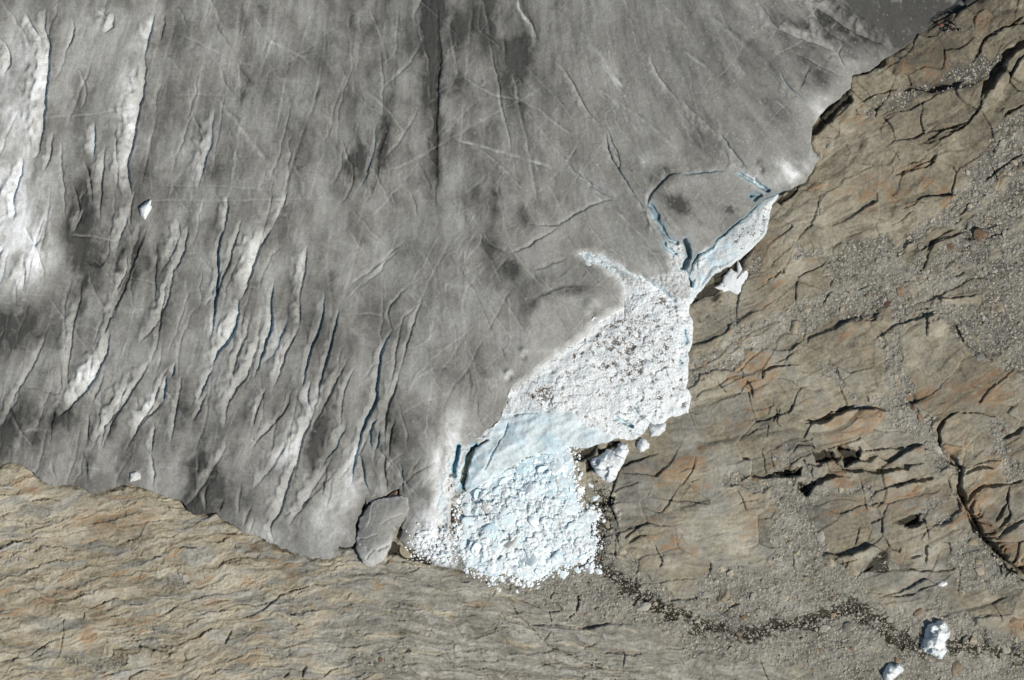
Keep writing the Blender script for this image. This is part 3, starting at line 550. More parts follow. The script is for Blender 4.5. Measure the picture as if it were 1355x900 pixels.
for u, v, rx, ry, a, m in ((572, 40, 16, 60, 0, -.09), (570, 110, 14, 60, 0, -.10), (577, 190, 7, 70, 0, -.10), (645, 25, 14, 28, 0, -.11), (692, 75, 15, 45, 10, -.09), (665, 10, 30, 20, 0, -.04), (475, 212, 16, 26, 0, -.08), (512, 170, 7, 60, 8, -.07), (623, 182, 9, 12, 0, -.08), (660, 256, 8, 10, 0, -.08),
                          (604, 112, 10, 10, 0, -.06), (25, 432, 42, 34, -30, -.13), (12, 570, 40, 36, 0, -.10), (92, 545, 38, 16, -35, -.10), (150, 570, 10, 16, 20, -.05), (100, 300, 20, 50, 0, -.06), (112, 345, 9, 55, 0, -.09), (130, 350, 10, 40, 0, -.10), (175, 330, 14, 60, 10, -.06), (120, 250, 14, 40, 0, -.08), (60, 330, 5, 5, 0, 0),
                          (108, 285, 12, 22, 0, -.08), (82, 270, 16, 16, 0, -.03), (210, 350, 14, 30, 0, -.07), (270, 420, 12, 24, 0, -.07), (440, 395, 14, 40, 10, -.06), (250, 540, 14, 40, 10, -.07), (285, 570, 12, 20, 0, -.06), (275, 640, 25, 40, 0, -.08), (330, 660, 18, 30, 0, -.04), (400, 590, 30, 30, 0, -.07), (425, 560, 22, 34, 0, -.07), (445, 500, 12, 40, 15, -.05),
                          (280, 610, 12, 20, 0, -.04), (335, 560, 14, 14, 0, -.05), (350, 690, 14, 12, 0, -.03), (677, 355, 12, 13, 0, -.10), (652, 320, 10, 40, 10, -.07), (720, 368, 22, 8, -12, -.06), (760, 385, 34, 9, -10, -.07), (700, 405, 30, 20, -40, -.05), (695, 285, 16, 20, 0, -.06), (624, 258, 12, 14, 0, -.05), (560, 560, 25, 16, 0, -.04), (545, 610, 14, 30, 0, -.05), (515, 600, 14, 50, 0, -.06), (490, 680, 10, 30, 0, -.03),
                          (880, 232, 18, 12, 0, -.08), (892, 268, 22, 12, 30, -.10), (905, 275, 14, 9, 30, -.05), (965, 281, 4, 5, 0, -.09), (925, 293, 4, 5, 30, -.05), (1084, 105, 12, 20, 0, -.08), (1062, 95, 8, 18, -10, -.05), (920, 185, 40, 60, 0, -.04), (1000, 160, 40, 40, 0, -.02), (1200, 18, 130, 42, -8, -.17), (1130, 15, 40, 22, 20, -.10), (1180, 40, 40, 20, 0, -.06),
                          (1055, 222, 5, 6, 0, -.08), (1008, 222, 4, 7, -20, -.07), (320, 130, 8, 12, 0, -.08), (330, 110, 8, 10, 0, -.05), (285, 228, 10, 8, 0, -.08), (345, 20, 12, 16, 0, -.03), (430, 5, 12, 16, 0, -.05), (395, 210, 12, 14, 0, -.03), (60, 65, 60, 10, 20, -.04), (460, 330, 10, 30, 0, -.03), (605, 60, 10, 40, 0, -.04), (740, 370, 10, 10, 0, -.03), (630, 520, 14, 60, 10, -.04), (215, 590, 14, 30, 0, -.05),
                          # clean, light ice
                          (18, 130, 22, 34, 20, .20), (30, 160, 40, 60, 10, .12), (20, 280, 40, 60, 0, .22), (10, 250, 18, 40, 0, .15), (50, 345, 24, 40, 0, .26), (5, 340, 20, 40, 0, .10), (28, 60, 24, 26, 0, .22), (8, 90, 12, 18, 0, .20), (130, 35, 26, 16, 0, .16), (115, 80, 24, 20, 0, .08), (165, 115, 18, 20, 20, .20), (175, 95, 10, 50, 14, .16), (175, 180, 8, 35, 5, .20), (52, 140, 9, 60, 10, .18),
                          (130, 200, 10, 26, 0, .12), (100, 200, 40, 30, 0, .05), (250, 280, 40, 30, 0, .07), (230, 330, 30, 40, 0, .05), (290, 430, 18, 26, 25, .20), (330, 345, 8, 30, 12, .16), (122, 490, 12, 40, 30, .24), (100, 525, 12, 16, 40, .14), (155, 520, 16, 14, 0, .09), (200, 540, 12, 22, 20, .20), (365, 440, 8, 26, 0, .22), (350, 400, 16, 50, 0, .06), (340, 450, 14, 18, 0, .06), (395, 590, 16, 34, 25, .24), (415, 525, 7, 20, 10, .22),
                          (375, 605, 14, 14, 0, .12), (440, 670, 20, 28, 25, .20), (465, 625, 12, 40, 8, .22), (430, 710, 30, 20, 10, .06), (490, 640, 10, 20, 0, .08), (500, 715, 20, 9, -30, .12), (598, 575, 16, 30, 20, .34), (580, 630, 14, 60, 6, .34), (562, 700, 16, 36, 10, .30), (580, 720, 24, 20, 10, .25), (605, 640, 10, 60, 8, .25), (180, 628, 5, 4, 0, .25), (700, 430, 60, 60, 0, .03), (780, 400, 18, 8, 0, .05), (778, 412, 9, 3, 10, .16), (692, 468, 7, 6, 0, .14), (672, 496, 7, 5, 0, .18),
                          (860, 215, 26, 10, 0, .10), (915, 240, 20, 10, 0, .09), (890, 250, 10, 12, -30, .10), (905, 330, 40, 30, 0, .09), (880, 360, 30, 22, 20, .12), (850, 180, 40, 40, -30, .03), (1040, 222, 18, 14, 30, .36), (1042, 235, 26, 10, -10, .30), (1065, 218, 8, 20, 30, .15), (1000, 240, 16, 12, 20, .16), (1075, 200, 12, 20, 0, .10), (1085, 145, 16, 18, 30, .28), (1110, 110, 18, 20, 30, .06), (1120, 85, 20, 5, 15, .08), (1110, 35, 60, 6, 32, .07), (1090, 8, 26, 5, 10, .10), (1060, 45, 26, 3, 15, .09),
                          (1140, 82, 20, 4, 0, .07), (810, 250, 30, 10, 30, .05), (975, 220, 30, 20, 0, .05), (800, 80, 40, 60, 0, .02), (215, 20, 8, 8, 0, .1), (360, 370, 10, 40, 10, .05), (400, 340, 6, 60, 0, .08), (60, 480, 14, 10, 0, .05), (350, 560, 10, 14, 20, .12), (310, 540, 8, 22, 20, .10)):
    blob(alb, u, v, rx, ry, a, m * 1.7 if m < 0 else m)
blob(alb, 1000, 60, 160, 110, 20, -.03); blob(alb, 730, 450, 110, 70, -40, .055); blob(alb, 560, 480, 50, 90, 0, .03); blob(alb, 590, 40, 130, 70, 0, -.05); blob(alb, 230, 470, 60, 50, -20, .03); blob(alb, 420, 130, 60, 80, 0, .02); blob(alb, 330, 700, 60, 24, 30, .03)
for q_ in ((40, 560, 50, 26, -35, -.07), (170, 600, 40, 30, -20, -.07), (270, 650, 30, 44, 10, -.07), (410, 600, 34, 34, 0, -.07), (200, 330, 30, 60, 10, -.06), (105, 330, 26, 60, 5, -.07), (690, 110, 40, 60, 10, -.05), (470, 230, 24, 40, 0, -.05), (640, 200, 40, 60, 0, -.04), (690, 390, 50, 22, -20, -.05), (640, 300, 24, 60, 15, -.04), (300, 30, 60, 20, 0, -.02), (320, 120, 20, 60, 10, -.03)): blob(alb, *q_)
for q_ in ((12, 150, 34, 60, 10, .18), (16, 300, 44, 90, 0, .24), (70, 290, 26, 60, 5, .07), (140, 60, 50, 40, 0, .06), (175, 150, 16, 60, 8, .07), (120, 500, 60, 40, -30, .05), (300, 430, 60, 90, 15, .04), (440, 690, 50, 36, 0, .11), (350, 705, 40, 16, 30, .06), (385, 600, 14, 44, 25, .10), (545, 690, 16, 30, 10, .08), (205, 610, 16, 26, 0, .05), (120, 620, 30, 12, 0, .04), (40, 60, 40, 40, 0, .07)): blob(alb, *q_)
for q_ in ((20, 430, 34, 22, -30, -.08), (95, 545, 36, 16, -35, -.07), (150, 330, 18, 40, 10, -.06), (265, 655, 18, 34, 5, -.06), (405, 605, 24, 24, 0, -.06), (440, 560, 14, 30, 10, -.05), (575, 60, 12, 80, 0, -.05), (640, 25, 18, 30, 0, -.06), (690, 85, 20, 50, 10, -.06), (475, 214, 16, 30, 0, -.06), (620, 184, 14, 16, 0, -.05), (676, 355, 14, 16, 0, -.06), (700, 400, 34, 14, -30, -.04), (110, 270, 14, 30, 0, -.06), (512, 560, 12, 40, 0, -.04), (1000, 110, 60, 30, 40, -.03)): blob(alb, *q_)
alb = np.maximum(alb, .06); DET = None
blue = np.zeros(U.shape, F); speck = np.zeros(U.shape, F)
Tz = 2.2 * (1 - np.exp(-np.maximum(sd_gl, 0) / 45)) + 1.2 * ss(0, 160, sd_gl)
edgeh = 0.9 + 1.3 * ss(520, 900, U) - 1.6 * ss(1080, 1200, U)
Zi = 1.0 * fbm(U / 260, V / 260, 3, 130) * 1.6 + edgeh + Tz
Zi += 0.55 * fbm(q0 / 60, V / 150, 3, 330) * ss(700, 200, U) + .45 * fbm(q0 / 90, V / 110, 3, 334) + .12 * fbm(q0 / 14, V / 60, 3, 336) + .05 * fbm(U / 6, V / 8, 3, 338) + .015 * gn(U / 40, V / 2.4 - U / 60, 340) * ss(560, 300, U)
Zi -= 3.0 * ss(1120, 1350, U - V * .8)

def crev(k, s, WL, dep, wh=.12, bl=.0, WR=2.2, lip=.0):
    pts = smooth(T(k, s)); R = max(WL, 4) + 8
    dep = dep * (.66 if WL < 8 else .52); WR *= .95
    R += 8 if WL >= 8 else 3; ws, D, SG, TT = line(pts, R)
    ws, D, SG, TT = line(pts, R)
    tap = np.clip(4 * TT * (1 - TT), 0.02, 1) ** .6
    wob = np.clip(1 + .7 * gn(U[ws] / 9, V[ws] / 13, 350), .3, 2)
    wl = WL * tap * wob + .8; wr = WR * (.4 + .6 * tap)
    left = np.clip(1 - (-SG) / wl, 0, 1) ** 1.25 * (SG < 0); right = np.clip(1 - SG / wr, 0, 1) * (SG >= 0)
    p = (left + right) * tap
    Zi[ws] -= dep * p * (1 + .25 * gn(U[ws] / 5, V[ws] / 7, 352))
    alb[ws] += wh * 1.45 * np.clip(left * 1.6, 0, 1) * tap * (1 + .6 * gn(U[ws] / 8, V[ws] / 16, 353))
    near = (1 - ss(.8, 2.8 + WL * .1, D)) * tap
    blue[ws] = np.maximum(blue[ws], bl * near)
    if WL >= 6:
        k_ = min(1, WL / 14); lump = gn(U[ws] / 7, V[ws] / 9, 354)
        Zi[ws] += (.42 * k_ * np.exp(-((SG + wl * .95) / (2.5 + wl * .33)) ** 2) * (1 + .8 * lump) + .16 * k_ * left * gn(U[ws] / 5, V[ws] / 6, 355)) * tap
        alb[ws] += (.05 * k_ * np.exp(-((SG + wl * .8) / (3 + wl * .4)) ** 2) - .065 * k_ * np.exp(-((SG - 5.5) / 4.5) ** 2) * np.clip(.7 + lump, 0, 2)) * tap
        speck[ws] = np.maximum(speck[ws], .30 * np.exp(-((SG - 1) / 2.2) ** 2) * ss(.1, .5, gn(U[ws] / 4, V[ws] / 4, 356)) * tap)
def vein(k, s, h=.14, wd=1.6, wh=.07, dk=.05, groove=0.0):
    pts = smooth(T(k, s)); ws, D, SG, TT = line(pts, wd * 3 + 5)
    tap = np.clip(np.minimum(TT, 1 - TT) * 8, 0, 1); var = np.clip(.7 + .8 * gn(U[ws] / 16, V[ws] / 16, 360), 0.1, 1.5) * tap
    g = np.exp(-(D / wd) ** 2) * var
    Zi[ws] += h * g - groove * np.exp(-((SG - wd) / wd) ** 2) * var
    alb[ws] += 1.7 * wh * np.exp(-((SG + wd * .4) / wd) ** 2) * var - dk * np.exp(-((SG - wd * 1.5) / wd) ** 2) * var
rnd = random.Random(4)
# fine healed crevasses everywhere, following two or three directions
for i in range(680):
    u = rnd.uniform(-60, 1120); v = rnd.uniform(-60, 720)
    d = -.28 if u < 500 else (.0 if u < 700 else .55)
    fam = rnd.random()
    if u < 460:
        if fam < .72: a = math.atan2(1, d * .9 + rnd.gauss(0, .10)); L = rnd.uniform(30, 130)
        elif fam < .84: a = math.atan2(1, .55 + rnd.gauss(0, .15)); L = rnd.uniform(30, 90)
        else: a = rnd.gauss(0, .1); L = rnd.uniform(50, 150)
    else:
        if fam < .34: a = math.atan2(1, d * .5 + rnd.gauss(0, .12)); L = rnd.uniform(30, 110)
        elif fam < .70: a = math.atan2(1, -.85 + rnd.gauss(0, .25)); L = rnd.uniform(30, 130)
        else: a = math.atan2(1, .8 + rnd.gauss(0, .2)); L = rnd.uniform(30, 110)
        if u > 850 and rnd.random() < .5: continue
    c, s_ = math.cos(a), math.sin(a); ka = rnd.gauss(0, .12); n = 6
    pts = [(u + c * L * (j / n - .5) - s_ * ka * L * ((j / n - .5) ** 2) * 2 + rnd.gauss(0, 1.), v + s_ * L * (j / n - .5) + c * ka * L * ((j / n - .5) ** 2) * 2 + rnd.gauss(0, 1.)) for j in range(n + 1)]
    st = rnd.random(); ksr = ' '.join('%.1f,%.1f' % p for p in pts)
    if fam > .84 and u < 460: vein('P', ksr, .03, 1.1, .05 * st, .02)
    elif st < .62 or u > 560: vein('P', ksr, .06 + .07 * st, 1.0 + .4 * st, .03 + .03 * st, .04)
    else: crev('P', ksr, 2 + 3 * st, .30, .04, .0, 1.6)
for i in range(30):        # smaller open crevasses of the icefall on the left
    u = rnd.uniform(-40, 500); v = rnd.uniform(180, 720) if u > 60 else rnd.uniform(0, 560)
    if v > 600 + max(0, u - 180) * .32: continue
    L = rnd.uniform(50, 130); sl = -.2 - .5 * ((v - 180) / 540); n = 6; kb = rnd.gauss(-.15, .12)
    pts = [(u + sl * L * (j / n - .5) + kb * L * (j / n - .5) ** 2 * 2 + rnd.gauss(0, 1), v + L * (j / n - .5)) for j in range(n + 1)]
    crev('P', ' '.join('%.1f,%.1f' % p for p in pts), rnd.uniform(5, 13), rnd.uniform(.5, 1.3), rnd.uniform(.02, .10), rnd.choice([0, 0, .1, .3]))
# traced ones
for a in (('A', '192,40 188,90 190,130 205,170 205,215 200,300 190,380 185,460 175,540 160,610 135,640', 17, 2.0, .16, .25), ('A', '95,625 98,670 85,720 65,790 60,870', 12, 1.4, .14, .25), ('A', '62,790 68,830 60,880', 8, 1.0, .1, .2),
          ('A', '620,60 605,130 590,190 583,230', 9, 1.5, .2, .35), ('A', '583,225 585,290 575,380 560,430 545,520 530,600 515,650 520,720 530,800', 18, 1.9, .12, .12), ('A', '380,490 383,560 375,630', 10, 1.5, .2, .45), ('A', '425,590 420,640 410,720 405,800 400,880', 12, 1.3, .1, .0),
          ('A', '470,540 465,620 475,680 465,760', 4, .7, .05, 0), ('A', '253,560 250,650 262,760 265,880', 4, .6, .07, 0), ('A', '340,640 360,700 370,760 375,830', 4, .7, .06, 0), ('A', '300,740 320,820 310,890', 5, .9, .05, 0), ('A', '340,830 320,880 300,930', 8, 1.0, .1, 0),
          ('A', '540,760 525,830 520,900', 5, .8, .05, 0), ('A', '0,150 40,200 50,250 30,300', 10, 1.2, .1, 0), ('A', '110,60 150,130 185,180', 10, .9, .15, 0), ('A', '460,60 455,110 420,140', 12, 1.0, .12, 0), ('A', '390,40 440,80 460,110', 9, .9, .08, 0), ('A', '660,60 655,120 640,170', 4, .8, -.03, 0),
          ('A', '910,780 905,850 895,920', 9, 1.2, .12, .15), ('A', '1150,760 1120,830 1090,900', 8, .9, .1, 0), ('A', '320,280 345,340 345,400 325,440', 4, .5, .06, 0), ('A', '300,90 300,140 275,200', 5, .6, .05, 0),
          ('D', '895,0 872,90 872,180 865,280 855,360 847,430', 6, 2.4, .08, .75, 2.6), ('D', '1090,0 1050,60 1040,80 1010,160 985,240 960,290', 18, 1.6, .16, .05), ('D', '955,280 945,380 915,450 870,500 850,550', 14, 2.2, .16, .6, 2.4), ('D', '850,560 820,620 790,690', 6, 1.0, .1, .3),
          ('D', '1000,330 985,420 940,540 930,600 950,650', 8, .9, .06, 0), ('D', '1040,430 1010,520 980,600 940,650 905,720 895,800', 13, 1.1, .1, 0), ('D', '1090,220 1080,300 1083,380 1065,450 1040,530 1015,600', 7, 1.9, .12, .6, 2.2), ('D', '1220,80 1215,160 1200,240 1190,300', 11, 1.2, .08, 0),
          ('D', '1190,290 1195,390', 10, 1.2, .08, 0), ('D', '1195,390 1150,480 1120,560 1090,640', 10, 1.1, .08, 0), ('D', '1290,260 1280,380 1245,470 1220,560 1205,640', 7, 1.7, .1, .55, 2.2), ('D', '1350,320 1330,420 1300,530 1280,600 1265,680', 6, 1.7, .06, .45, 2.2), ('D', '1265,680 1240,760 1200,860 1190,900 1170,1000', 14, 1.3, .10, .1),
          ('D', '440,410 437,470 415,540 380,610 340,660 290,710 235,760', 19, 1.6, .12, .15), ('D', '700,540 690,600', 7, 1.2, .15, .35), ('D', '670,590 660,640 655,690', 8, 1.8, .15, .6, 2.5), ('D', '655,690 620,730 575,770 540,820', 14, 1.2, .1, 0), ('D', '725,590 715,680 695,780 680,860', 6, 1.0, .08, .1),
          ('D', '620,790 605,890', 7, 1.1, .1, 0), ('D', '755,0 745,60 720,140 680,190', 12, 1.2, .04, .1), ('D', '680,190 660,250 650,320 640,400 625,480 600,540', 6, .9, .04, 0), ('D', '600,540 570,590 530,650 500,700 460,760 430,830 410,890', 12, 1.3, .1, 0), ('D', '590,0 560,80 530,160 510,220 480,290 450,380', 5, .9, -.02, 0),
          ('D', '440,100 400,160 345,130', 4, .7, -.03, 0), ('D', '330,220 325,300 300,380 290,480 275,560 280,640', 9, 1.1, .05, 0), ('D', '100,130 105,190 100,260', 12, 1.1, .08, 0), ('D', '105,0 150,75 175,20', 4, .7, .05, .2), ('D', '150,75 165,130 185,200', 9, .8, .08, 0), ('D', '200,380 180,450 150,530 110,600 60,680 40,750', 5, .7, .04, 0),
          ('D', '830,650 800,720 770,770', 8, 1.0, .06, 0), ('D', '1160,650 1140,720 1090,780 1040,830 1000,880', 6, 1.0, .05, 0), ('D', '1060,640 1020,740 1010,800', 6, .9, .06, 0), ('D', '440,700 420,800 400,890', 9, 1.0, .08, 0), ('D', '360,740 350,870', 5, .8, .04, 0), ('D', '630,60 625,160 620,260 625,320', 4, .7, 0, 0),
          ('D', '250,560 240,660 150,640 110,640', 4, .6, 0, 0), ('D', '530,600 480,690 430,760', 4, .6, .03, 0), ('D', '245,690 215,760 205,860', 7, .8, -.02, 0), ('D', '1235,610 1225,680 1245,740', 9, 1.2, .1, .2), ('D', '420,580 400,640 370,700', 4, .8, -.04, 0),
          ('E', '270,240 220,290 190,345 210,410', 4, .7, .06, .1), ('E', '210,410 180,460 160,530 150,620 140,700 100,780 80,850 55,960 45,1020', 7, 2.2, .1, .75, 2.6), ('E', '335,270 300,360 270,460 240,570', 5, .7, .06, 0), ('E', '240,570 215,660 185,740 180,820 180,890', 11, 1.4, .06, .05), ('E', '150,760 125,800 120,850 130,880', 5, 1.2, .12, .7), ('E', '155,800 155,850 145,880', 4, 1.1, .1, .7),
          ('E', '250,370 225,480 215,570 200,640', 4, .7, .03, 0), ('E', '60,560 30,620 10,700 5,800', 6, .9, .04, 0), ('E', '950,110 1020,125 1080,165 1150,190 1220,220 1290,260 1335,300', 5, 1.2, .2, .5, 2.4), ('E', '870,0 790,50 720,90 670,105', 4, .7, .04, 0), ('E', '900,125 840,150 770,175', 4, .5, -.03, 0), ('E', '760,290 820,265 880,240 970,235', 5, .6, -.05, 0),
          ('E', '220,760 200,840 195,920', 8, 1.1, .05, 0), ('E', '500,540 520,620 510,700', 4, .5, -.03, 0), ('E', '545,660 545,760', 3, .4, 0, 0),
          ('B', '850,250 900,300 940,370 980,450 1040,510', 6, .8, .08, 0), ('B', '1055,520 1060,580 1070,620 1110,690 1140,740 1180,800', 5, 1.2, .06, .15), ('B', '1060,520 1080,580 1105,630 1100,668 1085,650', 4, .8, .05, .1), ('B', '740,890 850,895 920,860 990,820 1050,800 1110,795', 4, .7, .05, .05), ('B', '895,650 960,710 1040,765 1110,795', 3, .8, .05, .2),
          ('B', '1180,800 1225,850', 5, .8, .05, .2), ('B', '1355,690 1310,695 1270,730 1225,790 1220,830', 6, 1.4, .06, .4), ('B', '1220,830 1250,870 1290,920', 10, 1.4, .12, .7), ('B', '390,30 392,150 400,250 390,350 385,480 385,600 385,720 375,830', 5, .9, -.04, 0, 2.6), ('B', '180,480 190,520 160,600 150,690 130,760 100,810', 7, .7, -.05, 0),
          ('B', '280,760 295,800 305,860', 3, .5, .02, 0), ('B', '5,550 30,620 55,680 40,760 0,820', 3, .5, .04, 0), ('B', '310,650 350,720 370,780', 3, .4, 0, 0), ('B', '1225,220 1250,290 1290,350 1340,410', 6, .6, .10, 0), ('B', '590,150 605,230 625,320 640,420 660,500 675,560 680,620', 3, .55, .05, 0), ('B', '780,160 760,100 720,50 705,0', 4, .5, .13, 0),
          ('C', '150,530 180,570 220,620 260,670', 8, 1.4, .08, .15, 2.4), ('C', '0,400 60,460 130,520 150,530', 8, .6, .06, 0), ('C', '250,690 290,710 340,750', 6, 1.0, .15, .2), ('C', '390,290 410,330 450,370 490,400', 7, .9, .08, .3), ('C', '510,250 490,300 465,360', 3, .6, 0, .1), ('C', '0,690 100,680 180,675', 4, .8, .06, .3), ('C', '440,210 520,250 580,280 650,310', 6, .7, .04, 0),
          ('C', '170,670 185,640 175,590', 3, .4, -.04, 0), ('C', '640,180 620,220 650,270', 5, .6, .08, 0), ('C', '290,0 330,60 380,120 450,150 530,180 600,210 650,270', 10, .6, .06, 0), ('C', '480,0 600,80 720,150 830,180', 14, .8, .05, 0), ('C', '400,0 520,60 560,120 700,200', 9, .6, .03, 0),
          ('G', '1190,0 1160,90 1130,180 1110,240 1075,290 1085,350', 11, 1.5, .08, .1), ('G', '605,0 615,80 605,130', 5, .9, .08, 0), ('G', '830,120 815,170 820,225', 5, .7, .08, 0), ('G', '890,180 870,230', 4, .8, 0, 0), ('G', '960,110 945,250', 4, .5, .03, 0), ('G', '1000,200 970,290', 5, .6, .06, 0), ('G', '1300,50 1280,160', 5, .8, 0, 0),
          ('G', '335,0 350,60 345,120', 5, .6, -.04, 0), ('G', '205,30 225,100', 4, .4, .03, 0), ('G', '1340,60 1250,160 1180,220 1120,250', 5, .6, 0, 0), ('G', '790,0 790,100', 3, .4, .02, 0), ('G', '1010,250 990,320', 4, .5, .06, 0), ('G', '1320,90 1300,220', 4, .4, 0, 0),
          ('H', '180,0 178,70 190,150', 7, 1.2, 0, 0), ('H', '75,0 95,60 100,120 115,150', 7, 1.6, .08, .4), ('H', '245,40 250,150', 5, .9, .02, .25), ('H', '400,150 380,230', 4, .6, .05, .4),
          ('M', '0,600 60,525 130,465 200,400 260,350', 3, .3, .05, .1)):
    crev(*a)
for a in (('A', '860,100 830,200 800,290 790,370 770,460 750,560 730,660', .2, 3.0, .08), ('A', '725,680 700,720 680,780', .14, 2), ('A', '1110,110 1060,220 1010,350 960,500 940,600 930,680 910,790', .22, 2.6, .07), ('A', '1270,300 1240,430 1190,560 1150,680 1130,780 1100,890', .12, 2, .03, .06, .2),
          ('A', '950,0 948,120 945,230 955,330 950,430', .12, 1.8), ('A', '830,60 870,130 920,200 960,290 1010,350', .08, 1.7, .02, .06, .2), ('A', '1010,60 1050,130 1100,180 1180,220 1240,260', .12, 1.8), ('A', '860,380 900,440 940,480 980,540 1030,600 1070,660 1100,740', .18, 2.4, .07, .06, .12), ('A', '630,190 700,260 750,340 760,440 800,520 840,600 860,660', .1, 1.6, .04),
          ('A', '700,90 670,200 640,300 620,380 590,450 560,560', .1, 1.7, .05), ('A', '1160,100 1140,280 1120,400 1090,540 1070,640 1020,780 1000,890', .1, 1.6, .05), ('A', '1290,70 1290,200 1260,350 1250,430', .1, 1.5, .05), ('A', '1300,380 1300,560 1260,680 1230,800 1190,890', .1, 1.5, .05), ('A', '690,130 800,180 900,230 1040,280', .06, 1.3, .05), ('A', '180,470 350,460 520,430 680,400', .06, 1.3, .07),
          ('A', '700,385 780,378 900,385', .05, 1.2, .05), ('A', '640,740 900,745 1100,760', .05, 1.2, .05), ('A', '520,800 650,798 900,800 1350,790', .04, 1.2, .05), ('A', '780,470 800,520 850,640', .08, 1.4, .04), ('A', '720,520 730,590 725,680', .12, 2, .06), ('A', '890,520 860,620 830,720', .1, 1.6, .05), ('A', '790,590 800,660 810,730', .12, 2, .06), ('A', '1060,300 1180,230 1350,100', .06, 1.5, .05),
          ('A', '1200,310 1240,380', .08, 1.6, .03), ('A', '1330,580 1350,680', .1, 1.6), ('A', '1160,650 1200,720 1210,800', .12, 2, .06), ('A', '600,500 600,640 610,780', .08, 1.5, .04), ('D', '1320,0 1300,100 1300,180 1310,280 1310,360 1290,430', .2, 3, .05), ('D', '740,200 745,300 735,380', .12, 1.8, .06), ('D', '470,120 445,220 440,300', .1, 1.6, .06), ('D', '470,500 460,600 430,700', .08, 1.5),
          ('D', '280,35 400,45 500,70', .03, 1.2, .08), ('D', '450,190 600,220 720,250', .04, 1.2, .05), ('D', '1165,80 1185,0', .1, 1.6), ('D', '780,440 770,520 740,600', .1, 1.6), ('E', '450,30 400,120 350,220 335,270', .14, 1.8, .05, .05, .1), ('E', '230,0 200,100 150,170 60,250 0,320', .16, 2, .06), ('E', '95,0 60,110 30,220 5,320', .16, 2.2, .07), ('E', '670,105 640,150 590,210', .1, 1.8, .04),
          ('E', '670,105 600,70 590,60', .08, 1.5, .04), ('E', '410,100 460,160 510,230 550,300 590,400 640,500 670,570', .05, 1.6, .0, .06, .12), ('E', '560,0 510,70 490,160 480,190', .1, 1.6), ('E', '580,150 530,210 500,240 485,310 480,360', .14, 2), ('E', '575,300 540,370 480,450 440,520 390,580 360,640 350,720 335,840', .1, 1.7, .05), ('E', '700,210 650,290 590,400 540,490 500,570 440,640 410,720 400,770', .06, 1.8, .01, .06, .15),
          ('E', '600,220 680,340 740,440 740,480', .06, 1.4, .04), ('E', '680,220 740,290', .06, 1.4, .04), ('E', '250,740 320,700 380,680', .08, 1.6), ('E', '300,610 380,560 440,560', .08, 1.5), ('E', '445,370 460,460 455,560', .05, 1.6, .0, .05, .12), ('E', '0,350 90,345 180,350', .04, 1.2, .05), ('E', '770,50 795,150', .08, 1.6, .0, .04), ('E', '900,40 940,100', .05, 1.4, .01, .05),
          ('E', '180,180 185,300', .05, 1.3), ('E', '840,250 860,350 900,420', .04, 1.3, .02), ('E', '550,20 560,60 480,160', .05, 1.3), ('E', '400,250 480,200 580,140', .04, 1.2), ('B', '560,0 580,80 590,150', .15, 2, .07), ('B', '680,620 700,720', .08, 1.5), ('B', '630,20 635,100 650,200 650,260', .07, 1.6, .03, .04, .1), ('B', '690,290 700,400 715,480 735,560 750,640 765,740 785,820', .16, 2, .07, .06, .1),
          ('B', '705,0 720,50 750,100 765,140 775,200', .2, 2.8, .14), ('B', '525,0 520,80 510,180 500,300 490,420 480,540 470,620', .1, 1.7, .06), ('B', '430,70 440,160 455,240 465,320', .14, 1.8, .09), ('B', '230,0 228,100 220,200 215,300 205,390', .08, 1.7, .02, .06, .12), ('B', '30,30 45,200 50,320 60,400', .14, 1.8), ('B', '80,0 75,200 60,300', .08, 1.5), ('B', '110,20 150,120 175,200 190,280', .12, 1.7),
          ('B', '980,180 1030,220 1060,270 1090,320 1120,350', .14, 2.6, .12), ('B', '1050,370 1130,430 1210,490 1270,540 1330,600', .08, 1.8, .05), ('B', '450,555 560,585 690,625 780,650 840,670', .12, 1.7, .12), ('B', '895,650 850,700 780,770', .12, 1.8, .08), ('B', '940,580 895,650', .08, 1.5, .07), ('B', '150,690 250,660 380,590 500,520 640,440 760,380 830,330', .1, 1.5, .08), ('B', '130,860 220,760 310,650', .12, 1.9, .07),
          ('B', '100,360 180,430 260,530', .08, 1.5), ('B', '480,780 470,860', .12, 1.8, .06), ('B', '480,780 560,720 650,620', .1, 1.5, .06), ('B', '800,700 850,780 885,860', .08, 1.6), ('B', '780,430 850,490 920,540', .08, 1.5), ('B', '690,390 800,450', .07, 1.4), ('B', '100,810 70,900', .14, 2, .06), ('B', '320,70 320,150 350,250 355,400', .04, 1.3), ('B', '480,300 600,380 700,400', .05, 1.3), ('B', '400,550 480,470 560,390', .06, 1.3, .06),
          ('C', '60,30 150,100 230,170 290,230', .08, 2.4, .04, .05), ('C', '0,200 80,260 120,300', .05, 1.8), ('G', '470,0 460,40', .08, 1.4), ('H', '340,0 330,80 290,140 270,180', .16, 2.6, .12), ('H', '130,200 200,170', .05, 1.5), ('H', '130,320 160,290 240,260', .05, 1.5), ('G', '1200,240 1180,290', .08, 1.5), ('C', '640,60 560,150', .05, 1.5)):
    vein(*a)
# small mounds with pits
for u, v, r, h in ((780, 412, 9, .9), (672, 497, 5, .8), (692, 468, 5, .6), (640, 114, 3, .3), (1005, 222, 5, .6)):
    ws = win(u, v, u, v, r * 3); x = U[ws] - u; y = V[ws] - v
    Zi[ws] += h * np.exp(-(x * x + (y + r * .8) ** 2) / r ** 2) - h * .9 * np.exp(-(((x - r * .3) / .7) ** 2 + (y - r * .5) ** 2) / r ** 2)
